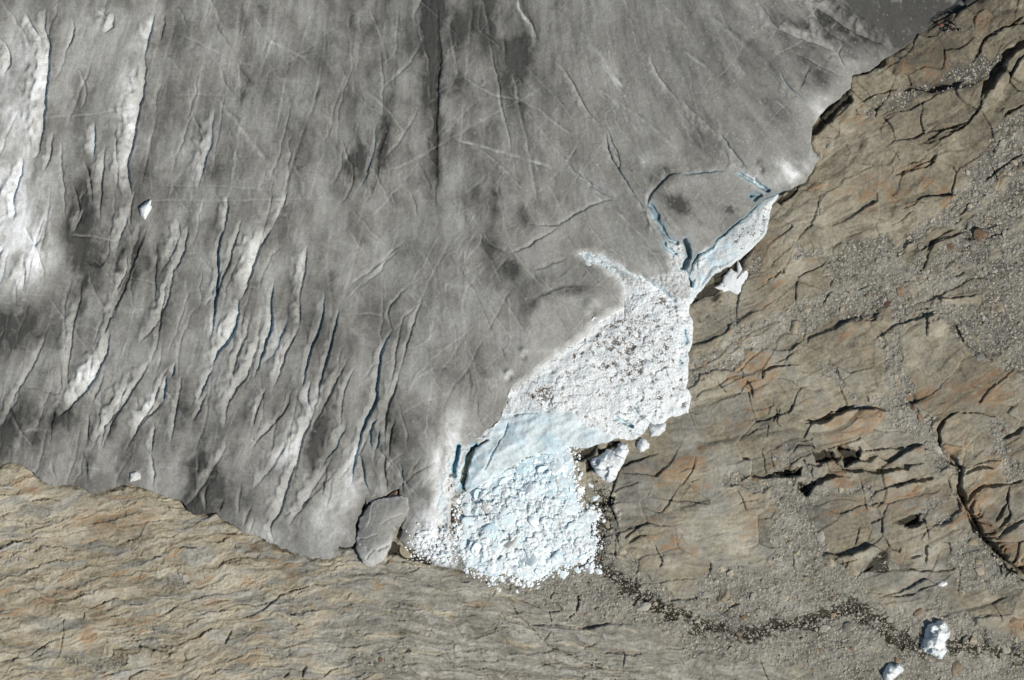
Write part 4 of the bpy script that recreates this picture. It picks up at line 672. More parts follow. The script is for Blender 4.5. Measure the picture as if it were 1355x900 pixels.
# light scattered bits of clean ice and grit
wq, wq2, wqi = worley(U / 13, V / 13, 370)
alb += .16 * ss(.12, .04, wq) * (wqi > .88) * ss(-.1, .4, spot) ; Zi += .06 * ss(.16, .04, wq) * (wqi > .9)
wq, wq2, wqi = worley(U / 6, V / 6, 372); alb += .10 * ss(.24, .1, wq) * (wqi > .86) * ss(700, 900, U - .3 * V + 100)
# the broken margin around the collapse: clean snow-white crust and debris
mar = ss(-4, 14, poly(T('W', '700,150 900,0 1160,-300 1200,-100 1000,400 1110,860 860,830 600,640 640,480'), 30)); 
rub = fbm(U / 5, V / 5, 3, 380)
alb += mar * (.14 + .1 * rub) * ss(675, 740, V + rub * 20); Zi += mar * ss(675, 720, V) * (.5 * rub - .4)
mar2 = ss(-3, 8, poly(T('N', '60,300 110,180 170,110 250,120 200,330 140,440 150,620 200,740 60,740 -20,640 60,560 70,440'), 20)) 
alb = alb * (1 - .8 * mar2) + mar2 * (.62 + .12 * rub); blue = np.maximum(blue, mar2 * .35 * ss(-.2, .3, fbm(U / 9, V / 14, 3, 382))); Zi += mar2 * (.45 * rub - .3)
for k, s, w_ in (('N', '185,120 175,170 160,230 160,270', 3.2), ('N', '265,125 245,170 235,220 215,290 205,340', 6.5)):
    ws, D, SG, TT = line(smooth(T(k, s)), 16); m = 1 - ss(w_ * .6, w_, D); Zi[ws] -= 3.2 * m; blue[ws] = np.maximum(blue[ws], .95 * (1 - ss(w_, w_ + 2, D))); alb[ws] = alb[ws] * (1 - m) + .30 * m
dirt = ss(.12, .45, fbm(U / 5, V / 7, 3, 384)) 
for k, s, w_ in (('N', '150,280 140,330 160,380 210,350', 6), ('N', '150,420 150,500 155,560 190,590', 5), ('N', '60,590 75,560 100,520 110,500', 5), ('N', '100,600 70,600', 4), ('N', '0,640 100,640', 6), ('N', '95,540 100,525', 6)):
    ws, D, SG, TT = line(smooth(T(k, s)), 16); m = (1 - ss(w_ * .5, w_ * 1.2, D)); speck[ws] = np.maximum(speck[ws], m * (.3 + .7 * dirt[ws])); Zi[ws] -= .4 * m
alb += .3 * ss(13, 0, sd_gl + 7 * mott2) * ss(-14, -6, sd_sp) * (UF < 828)
ar = ss(-2, 3, poly(T('E', '1090,150 1200,205 1340,285 1355,310 1300,290 1220,250 1150,220 1100,190'), 20)); alb += .3 * ar; 
upr = ss(-2, 6, poly(T('Q', '70,580 150,560 180,570 190,700 235,780 300,600 335,600 340,760 240,870 200,900 60,860 0,800 0,760 100,740'), 20)); alb += .32 * upr; blue = np.maximum(blue, upr * .3 * ss(.0, .4, rub)); speck = np.maximum(speck, upr * .6 * ss(.18, .35, fbm(U / 2.6, V / 2.6, 2, 388)))
Zi += upr * (.35 * rub)
for k, s, w_, d in (('Q', '0,380 30,430 60,490 90,550 140,580', 3.5, .8), ('Q', '187,565 205,640 185,715', 4.5, 2.6), ('Q', '190,715 230,780', 2, .8), ('Q', '70,580 90,610 140,640', 3, .8), ('Q', '480,210 540,240 600,280 640,300', 2.4, 1.0), ('Q', '545,325 590,320 560,345', 3, .9)):
    ws, D, SG, TT = line(smooth(T(k, s)), 16); m = 1 - ss(w_ * .5, w_, D); w_ = w_ * (.95 + .6 * gn(U[ws] / 9, V[ws] / 9, 389)); m = 1 - ss(w_ * .4, w_, D); Zi[ws] -= d * m; h_ = np.exp(-(D / (w_ + 1.5)) ** 2) * (.8 + .6 * rub[ws]); blue[ws] = np.maximum(blue[ws], .8 * h_); alb[ws] += .10 * h_

# ---- collapsed slab: speckled firn above, bare pale blue ice below
sp_n = fbm(U / 1.9, V / 1.9, 2, 400); cl_n = fbm(U / 20, V / 20, 3, 402)
bluez = ss(-2, 5, poly(T('N', '200,360 230,120 330,60 440,-60') + T('M', '0,690 60,680 200,665 320,680 380,740 500,800 560,830 400,960 100,1200 -200,1300'), 40))
Zs = .3 + 1.0 * fbm(U / 260, V / 260, 3, 130) * 1.6 + 1.1 * (1 - np.exp(-np.maximum(sd_sp, 0) / 22)) + .3 + 1.1 * ss(880, 740, U + .4 * (V - 450)) 
Zs += .20 * sp_n * (1 - bluez) + .35 * fbm(U / 16, V / 16, 3, 404) + .18 * fbm(U / 30 + V / 60, V / 13 - U / 40, 3, 406) * bluez
cur = gn((U * .6 + V) / 9 + 1.2 * gn(U / 40, V / 40, 408), (U - V) / 60, 409)
Zs += .16 * cur * bluez
alb_s = (.77 + .05 * ss(780, 880, U + .3 * (V - 500)) + .10 * cl_n + .12 * sp_n) * (1 - bluez) + bluez * (.72 + .16 * cur + .10 * fbm(U / 22, V / 22, 3, 411))
blue_s = bluez * (.38 + .38 * ss(-.1, .5, fbm(U / 34, V / 22, 3, 412))) + .10 * (1 - bluez) + .16 * ss(.1, .5, -cl_n) * (1 - bluez)
mid = np.exp(-(((U - 830) / 55) ** 2 + ((V - 455) / 60) ** 2)) + .9 * np.exp(-(((U - 715) / 26) ** 2 + ((V - 520) / 16) ** 2))
clm = fbm(U / 8, V / 6, 3, 421) + .5 * cl_n
speck_s = (1 - bluez) * np.clip(ss(.0, .62, -sp_n * .95 + .95 * clm + .42 * mid - .10), 0, 1) * .58
Zs += .22 * facets(U / 17 + .4 * gn(U / 9, V / 9, 423), V / 14, 424)[0] * (1 - bluez) - .25 * ss(.2, .6, clm) * (1 - bluez)
speck_s *= ss(-2, 12, sd_sp + 3 * cl_n)
for k, x, y, r in (('M', 165, 540, 6), ('M', 205, 455, 5), ('M', 540, 410, 4), ('M', 740, 525, 4), ('M', 915, 640, 5), ('M', 920, 175, 4), ('M', 345, 370, 6), ('M', 450, 255, 5), ('M', 870, 70, 7), ('M', 790, 70, 8), ('M', 830, 320, 8), ('M', 720, 500, 7), ('M', 760, 600, 7), ('M', 180, 680, 2), ('M', 935, 350, 3), ('M', 905, 500, 3), ('M', 80, 600, 9), ('M', 120, 570, 8), ('M', 660, 460, 6), ('M', 700, 390, 5)):
    p = T(k, '%d,%d' % (x, y))[0]; blob(speck_s, p[0], p[1], r, r * .75, -20, .32 if r < 7 else .16)
    if r < 6: blob(Zs, p[0], p[1], r, r * .75, 0, -.6)
for k, s, w_, d, b in (('M', '555,705 590,730 640,755', 3.2, 1.4, .8), ('M', '650,655 680,695 740,740', 2.4, .8, .5), ('M', '215,580 185,640', 1.8, .5, .1), ('M', '820,450 850,520', 1.5, .4, .4), ('M', '920,240 930,300', 4, .5, .8), ('M', '790,0 840,45 870,75', 2.4, .9, .6), ('N', '440,0 420,60 380,120 340,190 320,240', 1.6, .5, .5), ('M', '0,690 120,680', 1.8, .4, .5), ('M', '890,390 905,410', 3, .6, .6), ('M', '595,30 598,180', 1.4, .5, .1)):
    ws, D, SG, TT = line(smooth(T(k, s)), 14); m = 1 - ss(w_ * .5, w_, D); w_ = w_ * (.8 + .5 * gn(U[ws] / 7, V[ws] / 7, 388)); m = 1 - ss(w_ * .4, w_, D); Zs[ws] -= d * m; blue_s[ws] = np.maximum(blue_s[ws], .8 * b * np.exp(-(D / (w_ + .8)) ** 2)); alb_s[ws] -= .12 * m
hn = ss(392, 362, V + .25 * (U - 830)) * (U < 905); alb_s = alb_s * (1 - hn) + hn * (.40 + .08 * sp_n + .05 * cl_n); alb_s += .3 * hn * ss(-5, -1, sd_gl); blue_s = np.maximum(blue_s, .35 * hn * ss(-4, -1, sd_gl)); speck_s *= 1 - .8 * hn; Zs = Zs + .25 * hn
# ---- sliver slab beside the blue gap
Zv = .25 + 1.0 * fbm(U / 260, V / 260, 3, 130) * 1.6 + .9 * (1 - np.exp(-np.maximum(sd_sl, 0) / 9)) + .10 * sp_n + .25 * fbm(U / 12, V / 12, 3, 420)
lowb = ss(-4, 6, poly(T('Q', '320,590 400,540 440,590 500,640 350,745 300,820 200,880'), 30))
alb_v = .70 + .12 * cl_n + .10 * sp_n; blue_v = .15 + .5 * ss(1.5, -.5, sd_sl) * ss(-12, -4, sd_gl) + .5 * lowb * ss(-.3, .3, fbm(U / 12, V / 12, 3, 422)); speck_v = (1 - lowb) * ss(.05, .6, -sp_n * .8 + .9 * fbm(U / 7, V / 7, 3, 426) + .1) * .58 * ss(0, 6, sd_sl)
# ---- detached dirty wedge
Zw = 1.6 * fbm(U / 260, V / 260, 3, 130) + .9 + .6 + 1.2 * (1 - np.exp(-np.maximum(sd_we, 0) / 14)) + .15 * flow + .08 * fbm(U / 6, V / 8, 3, 338);  alb_w = .275 + .05 * flow + .06 * mott2 + .05 * mott + .22 * ss(712, 742, V + .45 * (U - 500) + 14 * mott2) + .3 * np.exp(-np.maximum(sd_we, 0) / 2.5) * ss(690, 650, V)
for k, s__, w_, d in (('W', '230,600 300,585 380,560', 1.2, .25), ('W', '300,690 240,640', 1.2, .3), ('W', '360,680 330,720 290,760', 1.3, .3), ('W', '500,640 440,660 400,690', 2.5, .4), ('W', '530,500 545,560 520,600', 3.5, .9), ('W', '420,470 500,420 600,390', 1.1, .2), ('W', '350,300 330,400 300,500', 1., .15)):
    ws, D, SG, TT = line(smooth(T(k, s__)), 8); Zw[ws] -= d * (1 - ss(w_ * .4, w_, D)); alb_w[ws] += .07 * np.exp(-((D - 1.5) / 1.2) ** 2)
def steep(Z, sd, floor):
    # outside its outline a body drops as a near vertical, slightly rough wall
    o = np.maximum(-sd - .4, 0); return np.where(sd < -.4, np.maximum(Z - o * 2.2, floor), Z)
Zi = np.where(sd_gl > 1.5, np.maximum(Zi, Zb + .25), Zi); Zs = np.where(sd_sp > 1.5, np.maximum(Zs, Zb + .4), Zs)
Zv = np.where(sd_sl > 1, np.maximum(Zv, Zb + .6), Zv); Zw = np.where(sd_we > 1, np.maximum(Zw, Zb + .6), Zw)
floor = Zb - .6
CH = [(Zi, sd_gl, alb, blue, speck, 'glacier', 3)]
attrs = dict(alb=alb, blue=blue, speck=speck)
Zi2 = steep(Zi, sd_gl, floor)
wall = ss(.6, -1.2, sd_gl); blue = np.maximum(blue, .6 * ss(1.5, -1, sd_gl) * ss(-14, -4, sd_sl)); alb2 = alb + wall * .12 * ss(560, 900, U); 
g = link('glacier', grid_mesh('glacier', Zi2, (sd_gl > -5), M_ice, dict(alb=alb2, blue=blue, speck=speck)))
tag(g, 'grey dirt-streaked glacier tongue scored by long crevasses', kind='structure')
def body(name, label, Z, sd, a, b, s_):
    o = link(name, grid_mesh(name, steep(Z, sd, floor), sd > -5, M_ice, dict(alb=a, blue=np.clip(b, 0, 1), speck=s_)))
    tag(o, label, 'ice slab'); return o
body('collapsed_ice_slab', 'large sunken slab of white grit-speckled ice with a bare pale blue lower edge above the rubble heap', Zs, sd_sp, alb_s, blue_s, speck_s)
body('ice_slab', 'narrow speckled ice slab split from the glacier by a dark blue gap near the snow patch', Zv, sd_sl, alb_v, blue_v, speck_v)
body('ice_slab', 'detached grey tongue-shaped ice block with a white rim, left of the blue clefts', Zw, sd_we, alb_w, blue * .5, speck * 0)
sd_ch = poly(CHUNK, 20, UF, VF)
def zice(u, v):
    i = int(round(np.interp(v, Vc, np.arange(NV)))); j = int(round(np.interp(u, Uc, np.arange(NU))))
    return float(max(Zb[i, j], Zi[i, j] if sd_gl[i, j] > 0 else -99, Zs[i, j] if sd_sp[i, j] > 0 else -99))
#END_ICE

# ------------------------------------------------------------------ THE COLLAPSE HEAP
hp = np.clip(sd_heap, 0, 60)
Zh = base - .3 + 2.2 * (1 - np.exp(-hp / 18)) + .5 * fbm(U / 16, V / 16, 3, 500) + .12 * fbm(U / 4, V / 4, 3, 503)
wa, wb_, wc = worley(U / 9 + .3 * gn(U / 8, V / 8, 505), V / 9, 506); hf, hg, hi_ = facets(U / 12 + .4 * gn(U / 9, V / 9, 507), V / 11, 508, .8); Zh += .55 * hf - .4 * ss(.14, .0, hg) + .25 * facets(U / 5, V / 5, 509, .8)[0]
Zh = np.where(sd_heap > 1, np.maximum(Zh, Zb + .25), Zh)
alb_h = .83 + .06 * fbm(U / 6, V / 6, 3, 510) - .03; bl_h = np.clip(.2 + .6 * ss(.2, 0, hg) + .3 * fbm(U / 30, V / 30, 2, 512) + .35 * ss(690, 620, V + .25 * (720 - U)), 0, 1)
sp_h = .5 * ss(.35, .6, fbm(U / 7, V / 7, 3, 514)) * ss(-.1, .3, fbm(U / 40, V / 40, 2, 515))
hm = sd_heap > -3
heap = link('ice_rubble', grid_mesh('ice_rubble', np.where(sd_heap > 0, Zh, Zb - .3), hm, M_ice, dict(alb=alb_h, blue=bl_h, speck=sp_h)))
tag(heap, 'crushed white and pale blue ice filling the collapse heap', 'ice rubble', kind='stuff')
def sd_at(u, v): return float(sd_heap[int(round(np.interp(v, Vc, np.arange(NV)))), int(round(np.interp(u, Uc, np.arange(NU))))])
def zheap(u, v):
    i = int(round(np.interp(v, Vc, np.arange(NV)))); j = int(round(np.interp(u, Uc, np.arange(NU)))); return float(Zh[i, j] - .12 if sd_heap[i, j] > 3 else Zb[i, j])

# chunk shapes: a ball cut by planes
def ico(sub):
    import bmesh
    bm = bmesh.new(); bmesh.ops.create_icosphere(bm, subdivisions=sub, radius=1); bm.verts.ensure_lookup_table()
    v = np.array([x.co[:] for x in bm.verts]); f = np.array([[q.index for q in p.verts] for p in bm.faces]); bm.free(); return v, f
IV, IF = ico(3); IV2, IF2 = ico(2); IV1, IF1 = ico(1)
def chunk(rs, base_v, cuts=14, lo=.5, hi=.9, rough=.03, flat=.75):
    v = base_v.copy()
    for _ in range(cuts):
        n = rs.normal(size=3); n /= np.linalg.norm(n); o = rs.uniform(lo, hi)
        d = v @ n; v -= np.maximum(d - o, 0)[:, None] * n
    v += rs.normal(size=v.shape) * rough * .5
    ph = rs.uniform(0, 9, 3); v += (rough * 1.6 * np.sin(v * 4.1 + ph)[:, [1, 2, 0]])
    v[:, 2] *= flat; v[:, 2] -= v[:, 2].min() * .0
    return v
def chunk_mat(name, c0, c1, c2, rough=.6, scale=1.3, sss=0.0, bumpd=.12):
    q = NB(name); n1 = q.noise(scale, 6, .65); n2 = q.noise(scale * 6, 4, .7)
    oi = q.n('ShaderNodeObjectInfo')
    t = q.math('ADD', q.math('ADD', n1, q.math('MULTIPLY_ADD', oi.outputs['Random'], .5, -.25)), q.math('MULTIPLY_ADD', n2, .3, -.15))
    col = q.ramp(t, ((.25, c0), (.5, c1), (.78, c2)))
    q.bump(q.math('ADD', n1, q.math('MULTIPLY', n2, .4)), bumpd, .7)
    if sss:
        q.b.inputs['Subsurface Weight'].default_value = sss; q.b.inputs['Subsurface Radius'].default_value = (.25, .6, 1.0); q.b.inputs['Subsurface Scale'].default_value = .5
    return q.fin(col, rough, .35)
M_white = chunk_mat('white_glacier_ice', (.73, .87, .90), (.86, .92, .94), (.90, .94, .95))
M_pale = chunk_mat('pale_blue_ice', (.56, .73, .79), (.73, .85, .89), (.84, .91, .93))
M_grit = chunk_mat('grit_dusted_ice', (.42, .41, .38), (.70, .71, .69), (.86, .88, .88), scale=2.2)
M_stone = chunk_mat('grey_gneiss_boulder', (.17, .161, .135), (.31, .294, .25), (.45, .43, .37), .85, 1.1, bumpd=.2)
M_ston2 = chunk_mat('tan_gneiss_boulder', (.20, .16, .105), (.345, .295, .215), (.47, .415, .315), .85, 1.1, bumpd=.2)
M_ston3 = chunk_mat('rusty_gneiss_boulder', (.085, .05, .03), (.20, .135, .085), (.33, .255, .18), .85, .8, bumpd=.2)
rs = np.random.RandomState(7)
def bank(name, mat, n, base_v, base_f, **k): return [mesh_np(name, chunk(rs, base_v, **k), base_f, mat, smooth_=False) for _ in range(n)]
def sbank(name, mat, n, base_v, base_f, **k): return [mesh_np(name, chunk(rs, base_v, **k), base_f, mat, smooth_=True) for _ in range(n)]
B_ice = {0: sbank('ice_block', M_white, 10, IV, IF), 1: sbank('ice_block', M_pale, 7, IV, IF), 2: sbank('ice_block', M_grit, 5, IV, IF)}
B_rock = {0: bank('boulder', M_stone, 8, IV, IF, cuts=10, lo=.55, hi=.92, flat=.7), 1: bank('boulder', M_ston2, 6, IV, IF, cuts=10, lo=.55, hi=.92, flat=.7), 2: bank('boulder', M_ston3, 4, IV, IF, cuts=10, lo=.55, hi=.92, flat=.7)}
DIRS = ['right of', 'below-right of', 'below', 'below-left of', 'left of', 'above-left of', 'above', 'above-right of']
def where(u, v, marks):
    best = min(marks, key=lambda m: math.hypot(u - m[0], v - m[1]))
    d = math.hypot(u - best[0], v - best[1]); a = int(round(math.degrees(math.atan2(v - best[1], u - best[0])) / 45)) % 8
    r = 'just ' if d < 26 else ('' if d < 50 else 'farther ' if d < 80 else 'well ')
    return (r + DIRS[a] + ' ' + best[2]) if d > 6 else 'at ' + best[2]
used_l = {}
HM = [(630, 600, 'the dark blue cleft'), (665, 640, 'the upper left shoulder'), (745, 605, 'the overhanging blue lip'), (700, 700, 'the stained mid-heap block'), (775, 660, 'the right fringe'), (785, 720, 'the lower right corner'), (655, 760, 'the bottom tip'), (605, 700, 'the dirty seam'), (720, 765, 'the foot gravel'), (700, 650, 'the smooth blue hollow')]
SZ = lambda r: 'tiny' if r < .6 else 'small' if r < .95 else 'medium' if r < 1.5 else 'large' if r < 2.3 else 'huge'
def ice_block(u, v, r, tint, z=None, label=None, group='ice blocks of the collapse heap', sc3=None, rot=None):
    me = B_ice[tint][rnd.randrange(len(B_ice[tint]))]
    o = link('ice_block', me)
    sx, sy, sz = sc3 or (r * rnd.uniform(.8, 1.25), r * rnd.uniform(.7, 1.1), r * rnd.uniform(.7, 1.0))
    z = zheap(u, v) if z is None else z
    fl_ = (.72 if r < 1.2 else .55) if sd_at(u, v) > 12 else .8
    o.location = (wx(u), wy(v), z - sz * .2); sz *= fl_; o.scale = (sx, sy, sz); o.rotation_euler = rot or (rnd.gauss(0, .3), rnd.gauss(0, .3), rnd.uniform(0, 6.28))
    if not label:
        shp = 'long' if max(sx, sy) > 1.4 * min(sx, sy) else ('low' if sz < .8 * r else 'chunky')
        label = '%s %s %s ice block %s' % (SZ(r), shp, ('white', 'pale blue', 'grit-dusted')[tint], where(u, v, HM))
    tag(o, label, 'ice block', group); return o
placed = []
def free(u, v, rp, k=.72):
    for a, b, c in placed:
        if (a - u) ** 2 + (b - v) ** 2 < (k * (c + rp)) ** 2: return False
    placed.append((u, v, rp)); return True
ins_i, ins_j = np.where((sd_heap > 0)[:, :])
cand = list(zip(Uc[ins_j], Vc[ins_i], sd_heap[ins_i, ins_j])); rnd.shuffle(cand)
# the blocks one can tell apart in the photograph
for k, x, y, r, t in (('N', 545, 530, 2.2, 1), ('N', 540, 335, 2.4, 1), ('N', 640, 295, 1.6, 0), ('N', 760, 455, 2.0, 1), ('N', 430, 310, 1.5, 1), ('N', 320, 430, 1.3, 2), ('N', 430, 480, 2.2, 0), ('N', 600, 500, 2.2, 0), ('N', 450, 600, 2.0, 2), ('N', 550, 700, 2.0, 0), ('N', 690, 600, 1.9, 0),
                      ('N', 335, 685, 1.1, 0), ('N', 355, 745, 1.3, 0), ('N', 360, 800, 1.1, 0), ('N', 400, 805, .8, 0), ('N', 860, 700, 1.3, 0), ('N', 860, 755, 1.2, 0), ('N', 905, 770, 1.2, 0), ('N', 882, 735, .9, 0), ('N', 730, 785, 1.1, 0), ('N', 885, 388, 1.0, 0), ('N', 790, 295, .8, 0), ('N', 830, 350, 1.1, 0), ('N', 870, 320, .8, 0),
                      ('N', 795, 400, .5, 0), ('N', 695, 765, .9, 0), ('N', 490, 830, .8, 0), ('N', 480, 870, .6, 0), ('N', 388, 862, .5, 0), ('N', 880, 480, 1.5, 0), ('N', 860, 610, 1.6, 0), ('N', 820, 690, 1.3, 0), ('N', 805, 665, 1.2, 0), ('N', 385, 640, 1.4, 0), ('N', 280, 650, 1.5, 1), ('N', 250, 520, 1.7, 0), ('N', 300, 510, 1.5, 0),
                      ('N', 600, 200, 1.6, 0), ('N', 520, 240, 1.5, 1), ('N', 690, 210, 1.7, 0), ('N', 740, 170, 1.3, 0), ('N', 620, 250, 1.6, 1), ('N', 350, 560, 1.7, 1), ('N', 500, 400, 2.0, 1), ('N', 400, 370, 1.8, 1), ('N', 360, 830, .5, 0), ('N', 900, 420, .4, 0), ('N', 800, 760, .9, 0), ('N', 600, 850, 0.5, 0), ('N', 560, 830, .7, 0)):
    p = T(k, '%d,%d' % (x, y))[0]; free(p[0], p[1], r / S * .9, 0); ice_block(p[0], p[1], r * 1.12, t)
cnt = 0
for pas, (rmin, rmax, nmax, kk) in enumerate(((.9, 1.4, 34, .7), (.5, .9, 105, .66), (.3, .5, 105, .6))):
    c_ = 0
    for u, v, d in cand[pas::3]:
        if c_ >= nmax: break
        r = rnd.uniform(rmin, rmax)
        if d < r / S * (.9 if pas == 0 else .3): continue
        if free(u, v, r / S, kk):
            up = (v < 660 and rnd.random() < .45) or rnd.random() < .16
            ice_block(u, v, r, 1 if up else (2 if rnd.random() < .03 else 0)); c_ += 1
def scatter_mesh(name, pts, banks, mat, smooth_=False):
    """pts: list of (x,y,z,r) -> one mesh of many stones"""
    k = len(banks); co_ = []; fa = []; base_f = banks[0][1]; off = 0
    for i, (x, y, z, r) in enumerate(pts):
        v, f = banks[i % k]; a = rs.uniform(0, 6.28); c, s_ = math.cos(a), math.sin(a)
        e = rs.uniform(.7, 1.3, 3) * r
        vv = v * e; R2 = np.stack([vv[:, 0] * c - vv[:, 1] * s_ + x, vv[:, 0] * s_ + vv[:, 1] * c + y, vv[:, 2] + z], 1)
        co_.append(R2); fa.append(f + off); off += len(v)
    return mesh_np(name, np.concatenate(co_), np.concatenate(fa), mat, smooth_=smooth_)
# crumbs between and around the blocks
cb = [(chunk(rs, IV2, 9, .55, .9, .02), IF2) for _ in range(12)]; cb1 = [(chunk(rs, IV1, 5, .6, .95, .06, .7), IF1) for _ in range(20)]
pts = []
for u, v, d in cand[:7500]:
    r = min(.5, .08 + rnd.expovariate(1 / .09)); pts.append((wx(u), wy(v), zheap(u, v) - r * .15, r))
edge_c = list(zip(*np.where((sd_heap <= 0) & (sd_heap > -14) & (sd_gl < -1) & (sd_sp < -1)))); rnd.shuffle(edge_c)
for i, j in edge_c[:1500]:
    if rnd.random() < math.exp(sd_heap[i, j] / 6.5) * 1.0:
        r = min(.5, .08 + rnd.expovariate(1 / .12)); pts.append((wx(Uc[j]), wy(Vc[i]), float(Zb[i, j]) + r * .3, r))
for i in range(500):
    a = rnd.random(); u, v = 560 + rnd.gauss(20, 22), 725 + rnd.gauss(0, 12)
    if v < 750 and u > 535 and u < 612: r = min(.4, .08 + rnd.expovariate(1 / .1)); pts.append((wx(u), wy(v), zice(u, v) + r * .2, r))
tag(link('ice_crumbs', scatter_mesh('ice_crumbs', pts, cb1, M_white)), 'loose crumbs of white ice strewn over and around the collapse heap', 'ice crumbs', kind='stuff')

# single ice blocks lying apart: own shapes
def shaped_block(name, label, outline, hgt, mat_attrs, cat='ice block', lumpy=.25, bevel=5, zoff=0, plates=None, base_=None):
    sd = poly(outline, 30, UF, VF)
    us = [p[0] for p in outline]; vs = [p[1] for p in outline]
    b0 = np.median(Zb[win(min(us), min(vs), max(us), max(vs), 0)]) if base_ is None else base_
    Z = b0 + zoff + hgt * (1 - np.exp(-np.maximum(sd, 0) / bevel)) ** .6 + lumpy * 1.6 * facets(U / 11 + .4 * gn(U / 8, V / 8, 602), V / 10, 600, 1.)[0] + lumpy * .3 * fbm(U / 5, V / 5, 2, 601)
    fl = (Zb if base_ is None else Zi) - .5
    Z = steep(Z, sd, fl); a, b, s_ = mat_attrs
    o = link(name, grid_mesh(name, Z, sd > -3.5, M_ice, dict(alb=a + .05 * fbm(U / 5, V / 5, 2, 603), blue=b + U * 0, speck=s_ + U * 0)))
    return tag(o, label, cat)
sp2 = ss(.25, .6, -sp_n + .3 * fbm(U / 8, V / 8, 2, 605)) * .5
shaped_block('ice_block', 'fan-shaped white speckled ice block lying on rock right of the collapse heap', T('R', '0,0 1,0 1,1')[:0] + [(740 + x / 7.5, 580 + y / 7.5) for x, y in ((318, 260), (315, 205), (360, 195), (420, 170), (465, 105), (510, 105), (540, 120), (590, 55), (675, 55), (685, 120), (665, 200), (610, 290), (550, 410), (510, 435), (420, 410), (360, 350))], 2.0, (.80, .12, sp2), lumpy=.4, bevel=7)
shaped_block('ice_block', 'rounded clean white ice block just above the fan-shaped one', [(740 + x / 7.5, 580 + y / 7.5) for x, y in ((775, 100), (780, 50), (800, 10), (830, -10), (870, 20), (905, 55), (890, 100), (840, 140), (800, 135))], 1.8, (.84, .05, 0.0))
shaped_block('ice_block', 'white ice lump at the lower corner of the speckled slab', T('M', '735,745 780,740 820,735 825,775 790,800 740,810'), 1.3, (.74, .1, sp2 * .7))
shaped_block('ice_block', 'big upright white ice boulder beside the stream at the lower right', [(1160 + x / 6.95, 790 + y / 6.95) for x, y in ((410, 470), (420, 400), (440, 330), (465, 260), (520, 240), (560, 215), (610, 215), (640, 250), (672, 320), (665, 370), (635, 410), (640, 500), (600, 575), (560, 570), (500, 540), (440, 500))], 3.0, (.84, .10, 0.0), lumpy=.7, bevel=6)
shaped_block('ice_block', 'white ice block at the bottom edge left of the big ice boulder', [(1160 + x / 6.95, 790 + y / 6.95) for x, y in ((60, 720), (90, 640), (120, 600), (200, 610), (250, 660), (240, 700), (180, 740), (120, 780), (70, 780))], 2.0, (.82, .08, 0.0), lumpy=.4)
shaped_block('ice_block', 'small white ice piece in the dark gap above the big ice boulder', T('I', '1018,512 1035,503 1055,505 1052,520 1035,530 1018,525'), .9, (.82, .05, 0.))
shaped_block('snow_patch', 'ragged bright white snow patch on damp rock below the narrow ice slab', T('Q', '350,815 390,790 400,760 440,720 470,740 480,680 500,720 520,700 530,760 540,780 510,800 500,840 470,855 430,840 400,850'), .5, (.85, .03, 0.), 'snow patch', lumpy=.05, bevel=6)
def on_ice(label, outline, h, a, cat='ice block', name='ice_block'):
    c = np.mean(outline, 0); return shaped_block(name, label, outline, h, (a, .0, 0.), cat, .1, 3, base_=zice(*c))
on_ice('bright white leaf-shaped ice block on the grey glacier at far left', [(150 + x / 9, 220 + y / 9) for x, y in ((335, 500), (400, 440), (470, 390), (478, 490), (430, 580), (395, 645), (345, 590))], 1.2, .82)
on_ice('small white square ice block at the rock edge on the left', T('G', '518,75 545,70 562,85 560,105 520,108'), .9, .62)

# ------------------------------------------------------------------ STONES
gi, gj = np.where((gv > .5) & (sd_gl < -4) & (sd_heap < -2) & (sd_sp < -3) & (sd_sl < -3) & (sd_we < -4) & (U > -80) & (U < 1440) & (V > -80) & (V < 980))
sel = rs.choice(len(gi), 30000, replace=False); pts = []
for n in sel:
    i, j = gi[n], gj[n]; dens = 1
    r = min(.5, .07 + rs.exponential(.06)); wv = wet_shade[i, j]
    pts.append((wx(Uc[j]) + rs.uniform(-.07, .07), wy(Vc[i]) + rs.uniform(-.07, .07), float(Zb[i, j]) - r * .1, r))
tag(link('scree', scatter_mesh('scree', pts[:22000], cb1, M_stone)), 'grey angular stones filling the hollows between the rock slabs', 'scree', kind='stuff')
tag(link('scree', scatter_mesh('scree', pts[22000:], cb1, M_ston2)), 'tan stones mixed through the grey scree', 'scree', kind='stuff')
RM = [(1237, 848, 'the big white ice boulder'), (1060, 605, 'the black notched hollow'), (1180, 700, 'the flat pale slab'), (1300, 700, 'the dark gully'), (960, 370, 'the snow patch'), (1120, 380, 'the gravel basin'), (1300, 420, 'the right-edge scree'), (1210, 110, 'the upper gravel gully'), (1290, 300, 'the upper scree band'), (1210, 560, 'the rusty slab'),
      (830, 765, 'the stream start'), (900, 815, 'the stream bend'), (1010, 830, 'the middle stream'), (1120, 810, 'the stream\'s crest'), (1190, 860, 'the lower stream'), (800, 680, 'the ice heap'), (720, 800, 'the heap-foot gravel'), (950, 740, 'the smooth whaleback'), (1330, 860, 'the lower right corner'), (980, 440, 'the stone-lined groove'), (60, 720, 'the far-left rock'), (300, 830, 'the bottom-left bands')]
